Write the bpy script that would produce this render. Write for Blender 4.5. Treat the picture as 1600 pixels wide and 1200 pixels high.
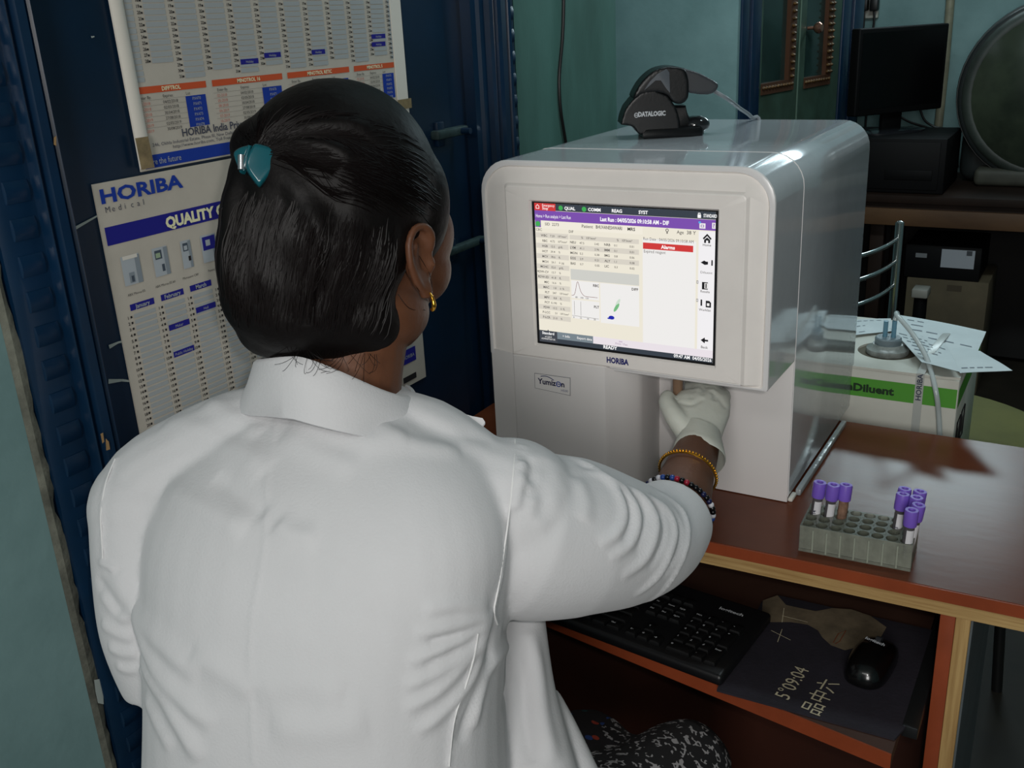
import bpy, bmesh, math, random
import numpy as np
from mathutils import Vector, Matrix, noise
from mathutils.bvhtree import BVHTree
random.seed(7); np.random.seed(7)
for _o in list(bpy.data.objects): bpy.data.objects.remove(_o)
SC = bpy.context.scene
COL = SC.collection

# ------------------------------------------------------------------ camera
CAM = np.array([0.7198, -1.1304, 1.4019]); FPX = 1544.647
def _axes(yaw, pitch, roll):
    f = np.array([math.sin(yaw)*math.cos(pitch), math.cos(yaw)*math.cos(pitch), -math.sin(pitch)])
    r = np.array([math.cos(yaw), -math.sin(yaw), 0.0]); u = np.cross(r, f)
    c, s = math.cos(roll), math.sin(roll)
    return c*r+s*u, -s*r+c*u, f
CR, CU, CF = _axes(math.radians(-31.264), math.radians(20.1271), math.radians(-2.9868))
cd = bpy.data.cameras.new('camera'); cam = bpy.data.objects.new('camera', cd); COL.objects.link(cam)
cd.sensor_fit = 'HORIZONTAL'; cd.sensor_width = 36.0; cd.lens = FPX/1600*36.0
cd.clip_start = 0.02; cd.clip_end = 50
mw = Matrix.Identity(4)
for i in range(3):
    mw[i][0] = CR[i]; mw[i][1] = CU[i]; mw[i][2] = -CF[i]; mw[i][3] = CAM[i]
cam.matrix_world = mw
SC.camera = cam

# ------------------------------------------------------------------ light and exposure
SC.view_settings.view_transform = 'Standard'; SC.view_settings.look = 'None'
SC.view_settings.gamma = 1.0; SC.view_settings.use_curve_mapping = False
SC.view_settings.exposure = 0.0
w = bpy.data.worlds.new('world'); SC.world = w; w.use_nodes = True
w.node_tree.nodes['Background'].inputs[0].default_value = (0.30, 0.40, 0.45, 1)
w.node_tree.nodes['Background'].inputs[1].default_value = 0.05
def area(name, loc, target, size, energy, color, shape='DISK', size_y=None):
    l = bpy.data.lights.new(name, 'AREA'); l.energy = energy; l.color = color; l.shape = shape; l.size = size
    if size_y: l.size_y = size_y
    o = bpy.data.objects.new(name, l); COL.objects.link(o)
    o.location = loc
    o.rotation_euler = (Vector(target)-Vector(loc)).to_track_quat('-Z', 'Y').to_euler()
    return o
area('camera_fill', CAM + CR*0.032 + CU*0.028 - CF*0.01, (0.2, 0.0, 0.95), 0.03, 2.5, (1.0, 0.965, 0.93))  # added fill beside the lens, lifts the coat, sleeve and analyser front
area('wall_tube', (0.42, -2.15, 2.45), (0.15, -0.3, 1.0), 1.0, 4.0, (1.0, 0.985, 0.96), 'RECTANGLE', 0.25)
area('doorway_daylight', (1.25, -2.9, 1.7), (0.35, 0.0, 1.0), 0.7, 29.0, (1.0, 0.985, 0.96), 'RECTANGLE', 1.0)
area('rear_fill', (0.5, 0.6, 2.6), (0.1, 2.2, 1.2), 1.2, 22.0, (0.80, 0.95, 1.0), 'RECTANGLE', 0.08)  # added overhead fill for the rear walls and the analyser top
area('window_daylight', (0.24, 3.12, 2.04), (0.3, 0.6, 1.1), 0.7, 6.0, (0.75, 0.95, 1.0), 'RECTANGLE', 0.15)

# ------------------------------------------------------------------ measuring helpers: points of the place seen along a sight line
def ray(x, y): return CR*((x-800)/FPX) + CU*((600-y)/FPX) + CF
def at(x, y, d): return CAM + ray(x, y)*d
def on(axis, c, x, y):
    r = ray(x, y); return CAM + r*((c-CAM[axis])/r[axis])
def proj(P):
    q = np.asarray(P, float)-CAM
    d = q@CF
    return 800+FPX*(q@CR)/d, 600-FPX*(q@CU)/d, d

# ------------------------------------------------------------------ materials
def lin(c):
    c = c/255.0
    return c/12.92 if c <= 0.04045 else ((c+0.055)/1.055)**2.4
def rgb(r, g, b): return (lin(r), lin(g), lin(b), 1.0)
def mat(name, col, rough=0.6, metal=0.0, spec=0.5, var=0.0, vscale=6.0, bump=0.0, bscale=60.0, col2=None, emit=0.0,
        trans=0.0, alpha=1.0, coat=0.0, sss=0.0, ior=1.45, sheen=0.0, stretch=None):
    m = bpy.data.materials.new(name); m.use_nodes = True
    nt = m.node_tree; N = nt.nodes; L = nt.links; b = N['Principled BSDF']
    c = rgb(*col)
    b.inputs['Base Color'].default_value = c
    b.inputs['Roughness'].default_value = rough; b.inputs['Metallic'].default_value = metal
    b.inputs['Specular IOR Level'].default_value = spec; b.inputs['IOR'].default_value = ior
    b.inputs['Transmission Weight'].default_value = trans; b.inputs['Alpha'].default_value = alpha
    b.inputs['Coat Weight'].default_value = coat; b.inputs['Coat Roughness'].default_value = 0.08
    b.inputs['Subsurface Weight'].default_value = sss
    b.inputs['Sheen Weight'].default_value = sheen
    if sss: b.inputs['Subsurface Radius'].default_value = (0.01, 0.005, 0.003)
    tc = None
    if var or bump:
        tc = N.new('ShaderNodeTexCoord'); mp = N.new('ShaderNodeMapping'); L.new(tc.outputs['Object'], mp.inputs[0])
        if stretch: mp.inputs['Scale'].default_value = stretch
    if var:
        n = N.new('ShaderNodeTexNoise'); n.inputs['Scale'].default_value = vscale; n.inputs['Detail'].default_value = 6
        n.inputs['Roughness'].default_value = 0.62
        L.new(mp.outputs[0], n.inputs['Vector'])
        r = N.new('ShaderNodeValToRGB')
        r.color_ramp.elements[0].position = 0.32; r.color_ramp.elements[1].position = 0.70
        k = rgb(*(col2 or tuple(max(0, v*(1-var)) for v in col)))
        r.color_ramp.elements[0].color = k; r.color_ramp.elements[1].color = c
        L.new(n.outputs['Fac'], r.inputs[0]); L.new(r.outputs[0], b.inputs['Base Color'])
    if bump:
        n2 = N.new('ShaderNodeTexNoise'); n2.inputs['Scale'].default_value = bscale; n2.inputs['Detail'].default_value = 4
        L.new(mp.outputs[0], n2.inputs['Vector'])
        bp = N.new('ShaderNodeBump'); bp.inputs['Strength'].default_value = bump; bp.inputs['Distance'].default_value = 0.004
        L.new(n2.outputs['Fac'], bp.inputs['Height']); L.new(bp.outputs[0], b.inputs['Normal'])
    if emit:
        b.inputs['Emission Color'].default_value = c; b.inputs['Emission Strength'].default_value = emit
    return m
_flat = {}
def ink(r, g, b, rough=0.7):
    k = (r, g, b, rough)
    if k not in _flat: _flat[k] = mat('ink_%d_%d_%d' % (r, g, b), (r, g, b), rough, spec=0.25)
    return _flat[k]
_glow = {}
def glow(r, g, b, s=1.0):
    k = (r, g, b, s)
    if k not in _glow:
        m = mat('screen_%d_%d_%d' % (r, g, b), (r, g, b), 0.35, spec=0.2, emit=s)
        m.node_tree.nodes['Principled BSDF'].inputs['Base Color'].default_value = (0.01, 0.01, 0.01, 1)
        _glow[k] = m
    return _glow[k]

# ------------------------------------------------------------------ mesh builder
V3 = lambda p: np.asarray(p, float)
def unit(v):
    v = V3(v); n = np.linalg.norm(v)
    return v/n if n > 1e-12 else v
_txt = {}
def text_geo(s, bold=0.0):
    k = (s, bold)
    if k in _txt: return _txt[k]
    cu = bpy.data.curves.new('t', 'FONT'); cu.body = s; cu.resolution_u = 2; cu.offset = bold
    o = bpy.data.objects.new('t', cu); COL.objects.link(o)
    dg = bpy.context.evaluated_depsgraph_get(); dg.update()
    me = o.evaluated_get(dg).to_mesh()
    vs = [(v.co.x, v.co.y) for v in me.vertices]; fs = [tuple(p.vertices) for p in me.polygons]
    o.evaluated_get(dg).to_mesh_clear()
    bpy.data.objects.remove(o); bpy.data.curves.remove(cu)
    x0 = min([v[0] for v in vs] or [0]); x1 = max([v[0] for v in vs] or [1])
    _txt[k] = (vs, fs, x0, x1)
    return _txt[k]

class MB:
    def __init__(s): s.v = []; s.f = []; s.mi = []; s.mats = []
    def m(s, mt):
        if mt not in s.mats: s.mats.append(mt)
        return s.mats.index(mt)
    def add(s, vs, fs, mt):
        o = len(s.v); s.v.extend([tuple(map(float, p)) for p in vs]); k = s.m(mt)
        for f in fs: s.f.append(tuple(i+o for i in f)); s.mi.append(k)
        return s
    def box(s, lo, hi, mt, r=0.0, seg=2, M=None):
        lo, hi = V3(lo), V3(hi)
        if r > 0:
            bm = bmesh.new(); bmesh.ops.create_cube(bm, size=1.0)
            for v in bm.verts: v.co = Vector((lo+hi)/2 + V3(v.co)*(hi-lo))
            bmesh.ops.bevel(bm, geom=list(bm.edges), offset=r, segments=seg, profile=0.5, affect='EDGES')
            bm.verts.index_update()
            vs = [V3(v.co) for v in bm.verts]; fs = [tuple(v.index for v in f.verts) for f in bm.faces]; bm.free()
        else:
            x0, y0, z0 = lo; x1, y1, z1 = hi
            vs = [(x0,y0,z0),(x1,y0,z0),(x1,y1,z0),(x0,y1,z0),(x0,y0,z1),(x1,y0,z1),(x1,y1,z1),(x0,y1,z1)]
            fs = [(0,3,2,1),(4,5,6,7),(0,1,5,4),(1,2,6,5),(2,3,7,6),(3,0,4,7)]
        if M is not None: vs = [M(V3(p)) for p in vs]
        return s.add(vs, fs, mt)
    def loft(s, rings, mt, cap0=True, cap1=True):
        n = len(rings[0]); vs = [p for r in rings for p in r]; fs = []
        for i in range(len(rings)-1):
            for j in range(n):
                k = (j+1) % n
                fs.append((i*n+j, i*n+k, (i+1)*n+k, (i+1)*n+j))
        if cap0: fs.append(tuple(reversed(range(n))))
        if cap1: fs.append(tuple((len(rings)-1)*n+j for j in range(n)))
        return s.add(vs, fs, mt)
    def tube(s, path, r, mt, n=10, closed=False, flat=None, up=None, cap=True):
        P = [V3(p) for p in path]; m = len(P)
        R = list(r) if hasattr(r, '__len__') else [r]*m
        T = []
        for i in range(m):
            a = P[(i-1) % m] if (closed or i > 0) else P[i]; b = P[(i+1) % m] if (closed or i < m-1) else P[i]
            T.append(unit(b-a))
        u = V3(up) if up is not None else (V3((0,0,1)) if abs(T[0][2]) < 0.9 else V3((1,0,0)))
        rings = []
        for i in range(m):
            if up is not None: u = V3(up)
            u = unit(u - T[i]*(u@T[i])); b = np.cross(T[i], u)
            fl = 1.0 if flat is None else flat
            rings.append([P[i] + R[i]*(math.cos(2*math.pi*j/n)*u*fl + math.sin(2*math.pi*j/n)*b) for j in range(n)])
        if closed:
            rings.append(rings[0]); return s.loft(rings, mt, False, False)
        return s.loft(rings, mt, cap, cap)
    def ell(s, c, rad, mt, ax=None, nu=20, nv=12):
        c = V3(c); A = ax if ax is not None else np.eye(3); vs = []; fs = []
        for i in range(1, nv):
            t = math.pi*i/nv
            for j in range(nu):
                p = 2*math.pi*j/nu
                q = (rad[0]*math.sin(t)*math.cos(p), rad[1]*math.sin(t)*math.sin(p), rad[2]*math.cos(t))
                vs.append(c + A[0]*q[0] + A[1]*q[1] + A[2]*q[2])
        a = len(vs); vs.append(c+A[2]*rad[2]); vs.append(c-A[2]*rad[2])
        for i in range(nv-2):
            for j in range(nu):
                k = (j+1) % nu; fs.append((i*nu+j, (i+1)*nu+j, (i+1)*nu+k, i*nu+k))
        for j in range(nu):
            k = (j+1) % nu; fs.append((a, j, k)); fs.append((a+1, (nv-2)*nu+k, (nv-2)*nu+j))
        return s.add(vs, fs, mt)
    def lathe(s, prof, c, mt, axis=(0,0,1), n=24, cap0=True, cap1=True):
        z = unit(axis); x = unit(np.cross(z, (0.3,0.9,0.1))); y = np.cross(z, x); c = V3(c)
        rings = [[c+z*h+r*(math.cos(2*math.pi*j/n)*x+math.sin(2*math.pi*j/n)*y) for j in range(n)] for r, h in prof]
        return s.loft(rings, mt, cap0, cap1)
    def pillow(s, poly, o, ex, ey, t, mt, round_=0.25, steps=4, mid=None):
        # solid of outline `poly` (in ex, ey), thickness t along ex x ey, edges rounded by `round_` of the half-thickness
        ex, ey, o = V3(ex), V3(ey), V3(o); n = np.cross(ex, ey)
        P = np.array(poly, float); c = P.mean(0); sz = np.abs(P-c).max()
        rings = []
        d = min(round_*t/2, sz*0.6)
        hs = [(-t/2 + d*(1-math.cos(a)), 1-(d/sz)*(1-math.sin(a))) for a in np.linspace(0, math.pi/2, steps)]
        hs = hs + [(-h, k) for h, k in reversed(hs)]
        for h, k in hs:
            rings.append([o+ex*(c[0]+(p[0]-c[0])*k)+ey*(c[1]+(p[1]-c[1])*k)+n*h for p in P])
        return s.loft(rings, mt)
    def quad(s, pts, mt): return s.add(pts, [tuple(range(len(pts)))], mt)
    def text(s, t, o, ex, ey, size, mt, align='L', bold=0.0, width=None, sx=1.0):
        vs, fs, x0, x1 = text_geo(t, bold); k = size/0.729
        kx = k*sx
        if width: kx = width/max(1e-6, x1-x0)
        off = {'L': x0, 'C': (x0+x1)/2, 'R': x1}[align]
        o, ex, ey = V3(o), V3(ex), V3(ey)
        return s.add([o+ex*((x-off)*kx)+ey*(y*k) for x, y in vs], fs, mt)
    def mesh(s, name, smooth=40):
        me = bpy.data.meshes.new(name); me.from_pydata(s.v, [], s.f)
        for mt in s.mats: me.materials.append(mt)
        me.polygons.foreach_set('material_index', s.mi)
        bm = bmesh.new(); bm.from_mesh(me); bmesh.ops.recalc_face_normals(bm, faces=bm.faces); bm.to_mesh(me); bm.free()
        if smooth:
            me.polygons.foreach_set('use_smooth', [True]*len(me.polygons)); me.set_sharp_from_angle(angle=math.radians(smooth))
        me.update(); return me
    def build(s, name, parent=None, smooth=40, loc=None):
        if parent is not None: loc = V3(parent.matrix_world.translation) if parent.parent is None else V3(parent['_o'])
        elif loc is None:
            A = np.array(s.v); loc = np.array([(A[:,0].min()+A[:,0].max())/2, (A[:,1].min()+A[:,1].max())/2, A[:,2].min()])
        loc = V3(loc)
        s.v = [tuple(V3(p)-loc) for p in s.v]
        me = s.mesh(name, smooth)
        return link(name, me, parent, loc)
def link(name, me, parent=None, loc=(0,0,0)):
    o = bpy.data.objects.new(name, me); COL.objects.link(o)
    o['_o'] = [float(x) for x in loc]
    if parent is not None: o.parent = parent
    else: o.location = tuple(float(x) for x in loc)
    bpy.context.view_layer.update()
    return o
def tag(o, label=None, cat=None, group=None, kind=None):
    if label: o['label'] = label
    if cat: o['category'] = cat
    if group: o['group'] = group
    if kind: o['kind'] = kind
    return o
def thing(name, loc, label, cat, group=None, kind=None):
    o = bpy.data.objects.new(name, None); o.empty_display_size = 0.05; COL.objects.link(o)
    o.location = tuple(float(x) for x in loc); bpy.context.view_layer.update()
    return tag(o, label, cat, group, kind)
def catmull(P, n=8, closed=False):
    P = [V3(p) for p in P]; m = len(P); out = []
    for i in range(m if closed else m-1):
        g = (lambda k: P[k % m]) if closed else (lambda k: P[min(max(k, 0), m-1)])
        p0, p1, p2, p3 = g(i-1), g(i), g(i+1), g(i+2)
        for t in np.linspace(0, 1, n, endpoint=False):
            out.append(0.5*((2*p1)+(-p0+p2)*t+(2*p0-5*p1+4*p2-p3)*t*t+(-p0+3*p1-3*p2+p3)*t**3))
    if not closed: out.append(P[-1])
    return out
X_, Y_, Z_ = V3((1,0,0)), V3((0,1,0)), V3((0,0,1))
def rrect(x0, x1, z0, z1, rs, n=6):
    # rounded rectangle in (x, z); rs = radii (bottom-left, bottom-right, top-right, top-left), counter-clockwise
    pts = []
    for (cx, cz, r, a0) in ((x0+rs[0], z0+rs[0], rs[0], math.pi), (x1-rs[1], z0+rs[1], rs[1], 1.5*math.pi),
                            (x1-rs[2], z1-rs[2], rs[2], 0), (x0+rs[3], z1-rs[3], rs[3], 0.5*math.pi)):
        for k in range(n+1):
            a = a0+k/n*math.pi/2; pts.append((cx+r*math.cos(a), cz+r*math.sin(a)))
    return pts

# ------------------------------------------------------------------ sculpting helpers
def remesh(mb, name, voxel, smooth=2, mats=None):
    me = mb.mesh(name+'_raw', 0)
    o = bpy.data.objects.new('tmp', me); COL.objects.link(o)
    r = o.modifiers.new('r', 'REMESH'); r.mode = 'VOXEL'; r.voxel_size = voxel
    if smooth: s_ = o.modifiers.new('s', 'SMOOTH'); s_.factor = 0.5; s_.iterations = smooth
    dg = bpy.context.evaluated_depsgraph_get(); dg.update()
    out = bpy.data.meshes.new_from_object(o.evaluated_get(dg))
    bpy.data.objects.remove(o); bpy.data.meshes.remove(me)
    out.name = name; out.materials.clear()
    for m_ in (mats or []): out.materials.append(m_)
    out.polygons.foreach_set('use_smooth', [True]*len(out.polygons)); out.update()
    return out
def co(me):
    a = np.empty(len(me.vertices)*3); me.vertices.foreach_get('co', a); return a.reshape(-1,3)
def nrm(me):
    a = np.empty(len(me.vertices)*3); me.vertices.foreach_get('normal', a); return a.reshape(-1,3)
def setco(me, a): me.vertices.foreach_set('co', a.ravel()); me.update()
def bvh(me): return BVHTree.FromPolygons([tuple(v) for v in co(me)], [tuple(p.vertices) for p in me.polygons])
def hit(tree, x, y, fallback=None):
    d = unit(ray(x,y)); h = tree.ray_cast(Vector(CAM), Vector(d))
    return V3(h[0]) if h[0] is not None else fallback
def fold(a, n, P, wid, amp, taper=True):
    # raise (or sink) the surface along polyline P by amp with half width wid
    P = [V3(p) for p in P if p is not None]
    if len(P) < 2: return
    P = catmull(P, 5); lo = np.min(P,0)-wid*3; hi = np.max(P,0)+wid*3
    idx = np.where(np.all((a > lo) & (a < hi), axis=1))[0]
    if not len(idx): return
    q = a[idx]; best = np.full(len(idx), 9.0); bt = np.zeros(len(idx)); m = len(P)-1
    for i in range(m):
        A, B = P[i], P[i+1]; d = B-A; L = d@d
        t = np.clip(((q-A)@d)/max(L,1e-12), 0, 1); ds = np.linalg.norm(q-(A+t[:,None]*d), axis=1)
        k = ds < best; best[k] = ds[k]; bt[k] = (i+t[k])/m
    w_ = np.exp(-(best/wid)**2)
    if taper: w_ *= np.clip(np.minimum(bt, 1-bt)*5, 0, 1)**.7
    a[idx] += n[idx]*(w_*amp)[:,None]


# ------------------------------------------------------------------ setting
WX = -0.19
plaster = mat('teal_plaster', (122,152,152), 0.75, var=0.35, vscale=3.2, bump=0.25, bscale=35, col2=(98,128,128))
plaster_green = mat('green_plaster', (72,112,104), 0.7, var=0.4, vscale=5, bump=0.2, bscale=30, col2=(50,84,76), stretch=(1,1,0.35))
plaster_edge = mat('bare_plaster', (120,122,110), 0.9, var=0.4, vscale=25, bump=0.5, bscale=80)
blue = mat('blue_gloss_paint', (8,40,68), 0.34, var=0.25, vscale=7, bump=0.05, bscale=18, coat=0.25)
blue_dark = mat('blue_door_paint', (6,36,62), 0.38, var=0.3, vscale=4, bump=0.06, bscale=25)
bare = mat('bare_wood_chip', (150,120,80), 0.8)
chalk = mat('chalk_mark', (150,160,156), 0.9)
concrete = mat('dark_floor', (48,42,33), 0.6, var=0.4, vscale=4, bump=0.2, bscale=20)
white_paint = mat('ceiling_paint', (150,165,162), 0.8)

def struct(name, mb, label=None):
    o = mb.build(name, smooth=30); o['kind'] = 'structure'
    tag(o, label)
    return o
b = MB(); b.box((-1.1,-3.1,-0.05), (2.5,3.4,0), concrete); o = struct('floor', b, 'dark bare floor under the desk and tables'); o['category'] = 'floor'
b = MB(); b.box((-1.1,-3.1,2.75), (2.5,3.4,2.8), white_paint); o = struct('ceiling', b, 'pale ceiling over the whole room'); o['category'] = 'ceiling'
b = MB(); b.box((2.4,-3.1,0), (2.5,3.4,2.75), plaster); o = struct('wall_right', b, 'teal wall on the far right, outside the frame'); o['category'] = 'wall'
b = MB(); b.box((-1.1,-3.2,0), (2.5,-3.1,2.75), plaster); o = struct('wall_front', b, 'teal wall behind the viewer, outside the frame'); o['category'] = 'wall'
# near plaster with a crumbling edge against the door frame
b = MB(); b.box((-0.3,-3.1,0), (-0.183,-0.592,2.75), plaster)
n = 220; zs = np.linspace(0, 2.75, n)
ring = []
for z in zs:
    e = -0.577 + 0.006*noise.noise((0, 3.1, z*13)) + 0.005*noise.noise((2, 1, z*47))
    ring.append([(-0.3,-0.593,z), (-0.1835,-0.593,z), (-0.181,-0.585,z), (-0.184,e,z), (-0.3,e,z)])
b.loft(ring, plaster_edge)
chip = [at(152,1062,1)*0+on(0,-0.1825,x,y) for x,y in ((146,1062),(156,1060),(160,1080),(161,1100),(152,1098),(148,1080))]
b.quad([p+X_*0.0012 for p in chip], chalk)
o = struct('wall_left', b, 'flat teal plaster wall at the near left beside the blue door frame'); o['category'] = 'wall'
# wall between door and corner, then the recess behind
b = MB(); b.box((-1.0,0.43,0), (-0.186,0.846,2.75), plaster_green)
b.box((-1.0,-0.7,2.16), (-0.186,0.43,2.75), plaster_green)
b.box((-1.0,-0.7,0), (-0.30,0.43,2.16), plaster_green)
o = struct('wall_middle', b, 'dark green stained wall between the blue door and the corner'); o['category'] = 'wall'
A2 = V3((-0.304,2.0,0)); B2 = V3((-0.134,2.963,0)); E2 = unit(B2-A2); N2 = np.cross(E2, Z_)
b = MB(); b.box((-1.0,1.994,0), (-0.3035,2.10,2.75), plaster); b.box((-1.1,0.5,0), (-1.0,3.4,2.75), plaster)
o = struct('wall_recess', b, 'lighter teal wall behind the scanner, left of the glazed door'); o['category'] = 'wall'
b = MB(); b.box((-1.0,3.24,0), (2.4,3.34,2.75), plaster)
o = struct('wall_back', b, 'teal wall at the back behind the black monitor'); o['category'] = 'wall'

# ---- door_1: blue panelled door with carved frame
d1 = thing('door_1', (WX,-0.05,0), 'blue wooden door on the left with calendars taped to it', 'door', kind='structure')
b = MB(); b.box((-0.235,-0.489,0.01), (WX-0.001,0.222,2.08), blue_dark)
b.box((-0.235,0.224,0.0), (-0.203,0.29,2.08), blue_dark)
for (x0,y0),(x1,y1),t in (((118,356),(152,337),.0016),((170,542),(184,535),.0022),((184,535),(203,531),.0012),((169,596),(190,594),.0026),((190,594),(216,597),.0014),((30,110),(33,113),.001),((142,58),(147,57),.001)):
    p, q = on(0,WX,x0,y0), on(0,WX,x1,y1); d = unit(q-p); s_ = np.cross(X_, d)*t
    b.quad([p+X_*0.0006-s_, q+X_*0.0006-s_*0.5, q+X_*0.0006+s_*0.5, p+X_*0.0006+s_], chalk)
b.build('door_leaf', d1, 30)
prof = [(-.576,-.215),(-.576,-.180),(-.568,-.176),(-.533,-.176),(-.531,-.166),(-.526,-.162),(-.519,-.164),(-.515,-.171),(-.509,-.171),
        (-.505,-.164),(-.498,-.160),(-.474,-.158),(-.466,-.162),(-.463,-.170),(-.458,-.170),(-.455,-.164),(-.447,-.162),(-.441,-.166),(-.438,-.175),(-.424,-.177),(-.418,-.182),(-.40,-.183),(-.40,-.215)]
prof0 = prof
prof = [((-.533+(y+.533)*.331) if y > -.533 else y, x) for y, x in prof0]
def frame_post(pts, dentil):
    b = MB()
    rings = [[(x,y,z) for y,x in pts] for z in (0.0, 2.16)]
    b.loft(rings, blue)
    y0, y1, x0 = dentil
    z = 0.012
    while z < 2.12:                                   # carved scallops
        ym = (y0+y1)/2
        rr = []
        for t in np.linspace(0, 1, 5):
            h = 0.0042*math.sin(math.pi*(0.12+0.76*t))
            rr.append([(x0-0.002,y0,z+0.021*t), (x0+h*.8,y0+.002,z+0.021*t), (x0+h*1.15,ym,z+0.021*t), (x0+h*.8,y1-.002,z+0.021*t), (x0-0.002,y1,z+0.021*t)])
        b.loft(rr, blue)
        z += 0.0357
    return b
frame_post(prof, (-.565,-.536,-.176)).build('door_frame', d1, 28)
k = (0.416-0.288)/0.176
profr = [(0.416-(y+.576)*k, x) for y, x in prof0][::-1]
b = frame_post(profr, (0.416-.040*k-.004, 0.416-.011*k+.002, -.176))
b.build('door_frame', d1, 28)
b = MB(); b.box((-0.215,-.576,2.08), (-0.165,.416,2.16), blue); b.build('door_lintel', d1)
# bare wood chips on the left frame
b = MB()
for pts in (((157,678),(161,676),(163,690),(160,693)),((165,685),(170,690),(172,702),(166,704)),((84,215),(88,212),(88,228),(84,226))):
    b.quad([on(0,-0.157,x,y) for x,y in pts], bare)
b.build('bare_patch', d1)
def bolt(pts, z0, z1):
    b = MB(); y0, y1 = pts
    b.box((WX-0.002,y0,z0), (WX+0.014,y1,z1), mat('old_bolt', (70,92,92), 0.5, 0.4, var=0.4, vscale=40), 0.003)
    b.box((WX-0.002,y0+.01,z0-.012), (WX+0.006,y0+.03,z1+.012), blue_dark, 0.002)
    b.tube([(WX+.012,y1-.02,(z0+z1)/2), (WX+.03,y1-.02,(z0+z1)/2)], .005, blue_dark)
    return b
bolt((.165,.252), 1.234, 1.248).build('door_bolt', d1)
bolt((.175,.288), 1.048, 1.060).build('door_bolt', d1)

# ---- wall calendars
paper = mat('calendar_paper', (190,184,172), 0.75, var=0.05, vscale=20)
paper_w = mat('calendar_white', (214,210,200), 0.7)
i_blue, i_navy, i_org, i_bar, i_blk, i_red = ink(24,56,150), ink(32,32,130), ink(196,84,48), ink(160,166,168), ink(38,36,38), ink(190,110,96)
i_cream, i_line, i_txt = ink(226,224,186), ink(150,146,138), ink(70,72,86)
tape = mat('brown_tape', (150,132,96), 0.35, var=0.3, vscale=60)
EX, EY = Y_, Z_
def wp(y, z, d=0.0): return V3((WX+0.002+d, y, z))
def bar(b, y0, z0, y1, z1, mt, d=0.0006): b.quad([wp(y0,z0,d), wp(y1,z0,d), wp(y1,z1,d), wp(y0,z1,d)], mt)
def txt(b, s, y, z, h, mt, align='L', bold=0.0, width=None, d=0.0012): b.text(s, wp(y,z,d), EX, EY, h, mt, align, bold, width)
b = MB(); Y0, Y1, Zb = -0.392, 0.106, 1.267
b.box((WX,Y0,Zb), (WX+.002,Y1,1.80), paper)
b.tube([(WX+.004,-.386,Zb+.004), (WX+.004,-.393,1.80)], .0085, paper_w, 10, flat=0.5, up=X_)
b.box((WX,.083,1.268), (WX+.0035,.108,1.80), paper_w)
days = [31,28,31,30,31,30,31,31,30,31,30,31]; P_ = 0.0435; pitch = 0.00617
for m in range(12):
    yn = -0.403 + P_*m
    y1 = min(yn+.040, .081)
    zt = 1.3635 + (0 if days[m] == 31 else 0) 
    for dd in range(1, days[m]+1):
        z = 1.3605 + (31-dd)*pitch
        if z > 1.79: continue
        if m > 0: txt(b, '%d' % dd, yn-.001, z, .0035, i_blk, 'C', 0.02)
        if m > 0 or True: bar(b, max(yn+.0065,-.377), z-.0008, y1-.004, z+.0042, i_bar)
        if m > 0: bar(b, yn+.0022, z+.0002, yn+.0045, z+.0022, i_blk)
for (ya,za,yb) in ((-.222,1.3720,-.192),(-.181,1.3772,-.1516),(-.0937,1.3767,-.0671),(.0344,1.3912,.0663),(.0335,1.3808,.0650)):
    bar(b, ya, za-.003, yb, za+.003, i_navy, .0009); txt(b, 'Holiday', (ya+yb)/2, za-.0016, .003, i_bar, 'C')
for (ya,yb,t) in ((-.3850,-.2812,'DIFFTROL'),(-.2717,-.1536,'MINOTROL 16'),(-.1440,-.0210,'MINOTROL RETIC'),(-.0105,.081,'MINOTROL 5')):
    bar(b, ya, 1.3476, yb, 1.3548, i_org); txt(b, t, (ya+yb)/2, 1.3492, .0044, i_cream, 'C', .03)
    wcol = (yb-ya)
    for j, h in enumerate(('Enter By.', 'Expires:', 'Lot')): txt(b, h, ya+wcol*(.05+.32*j), 1.3418, .0034, i_blk)
    for r in range(6):
        z = 1.3355-r*.0058
        bar(b, ya, z+.0046, ya+wcol*.68, z+.0050, i_line)
        txt(b, ('02-2018','05-2018','08-2018','04-2019','07-2019','10-2019')[r], ya+wcol*.04, z, .0034, i_red)
        txt(b, ('04/02/2018','02/05/2018','30/04/2018','27/08/2018','02/05/2019','30/08/2019')[r], ya+wcol*.36, z, .0034, i_blk)
    bar(b, ya+wcol*.68, 1.3062, min(yb, .081)-wcol*.03, 1.3404, i_blue)
    for r in range(6): txt(b, ('PX470','PX471','PX472','PX473','PX474','PX478')[r], ya+wcol*.83, 1.3355-r*.0058, .0034, i_bar, 'C')
txt(b, 'HORIBA India Private Limited', -.328, 1.2974, .0088, i_txt, 'L', .02, .147)
txt(b, '246, Okhla Industrial Estate, Phase III, New Delhi - 110020, India, Tel: 011 - 4646 5000', -.372, 1.2915, .0038, i_txt, 'L', 0, .215)
txt(b, 'http://www.horiba.com, Toll Free No: 1800 - 103 - 4875', -.344, 1.2865, .0038, i_txt, 'L', 0, .15)
bar(b, -.386, 1.2690, .083, 1.2830, i_blue); txt(b, 'Explore the future', -.393, 1.2725, .0068, i_bar, 'L', 0, .058)
tb_ = MB(); tb_.quad([V3((WX+.0095,y,z)) for y,z in ((-.3975,1.2705),(-.3795,1.2705),(-.381,1.304),(-.3985,1.304))], tape)
tb2_ = MB(); tb2_.quad([V3((WX+.006,y,z)) for y,z in ((.078,1.288),(.112,1.288),(.112,1.302),(.078,1.302))], tape)
cal = b.build('calendar', smooth=30, loc=(WX,-.143,Zb))
tb_.build('tape', cal); tb2_.build('tape', cal)
tag(cal, 'upper paper calendar on the blue door with orange table headers and a blue bottom strip', 'calendar', kind='thing')
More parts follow.
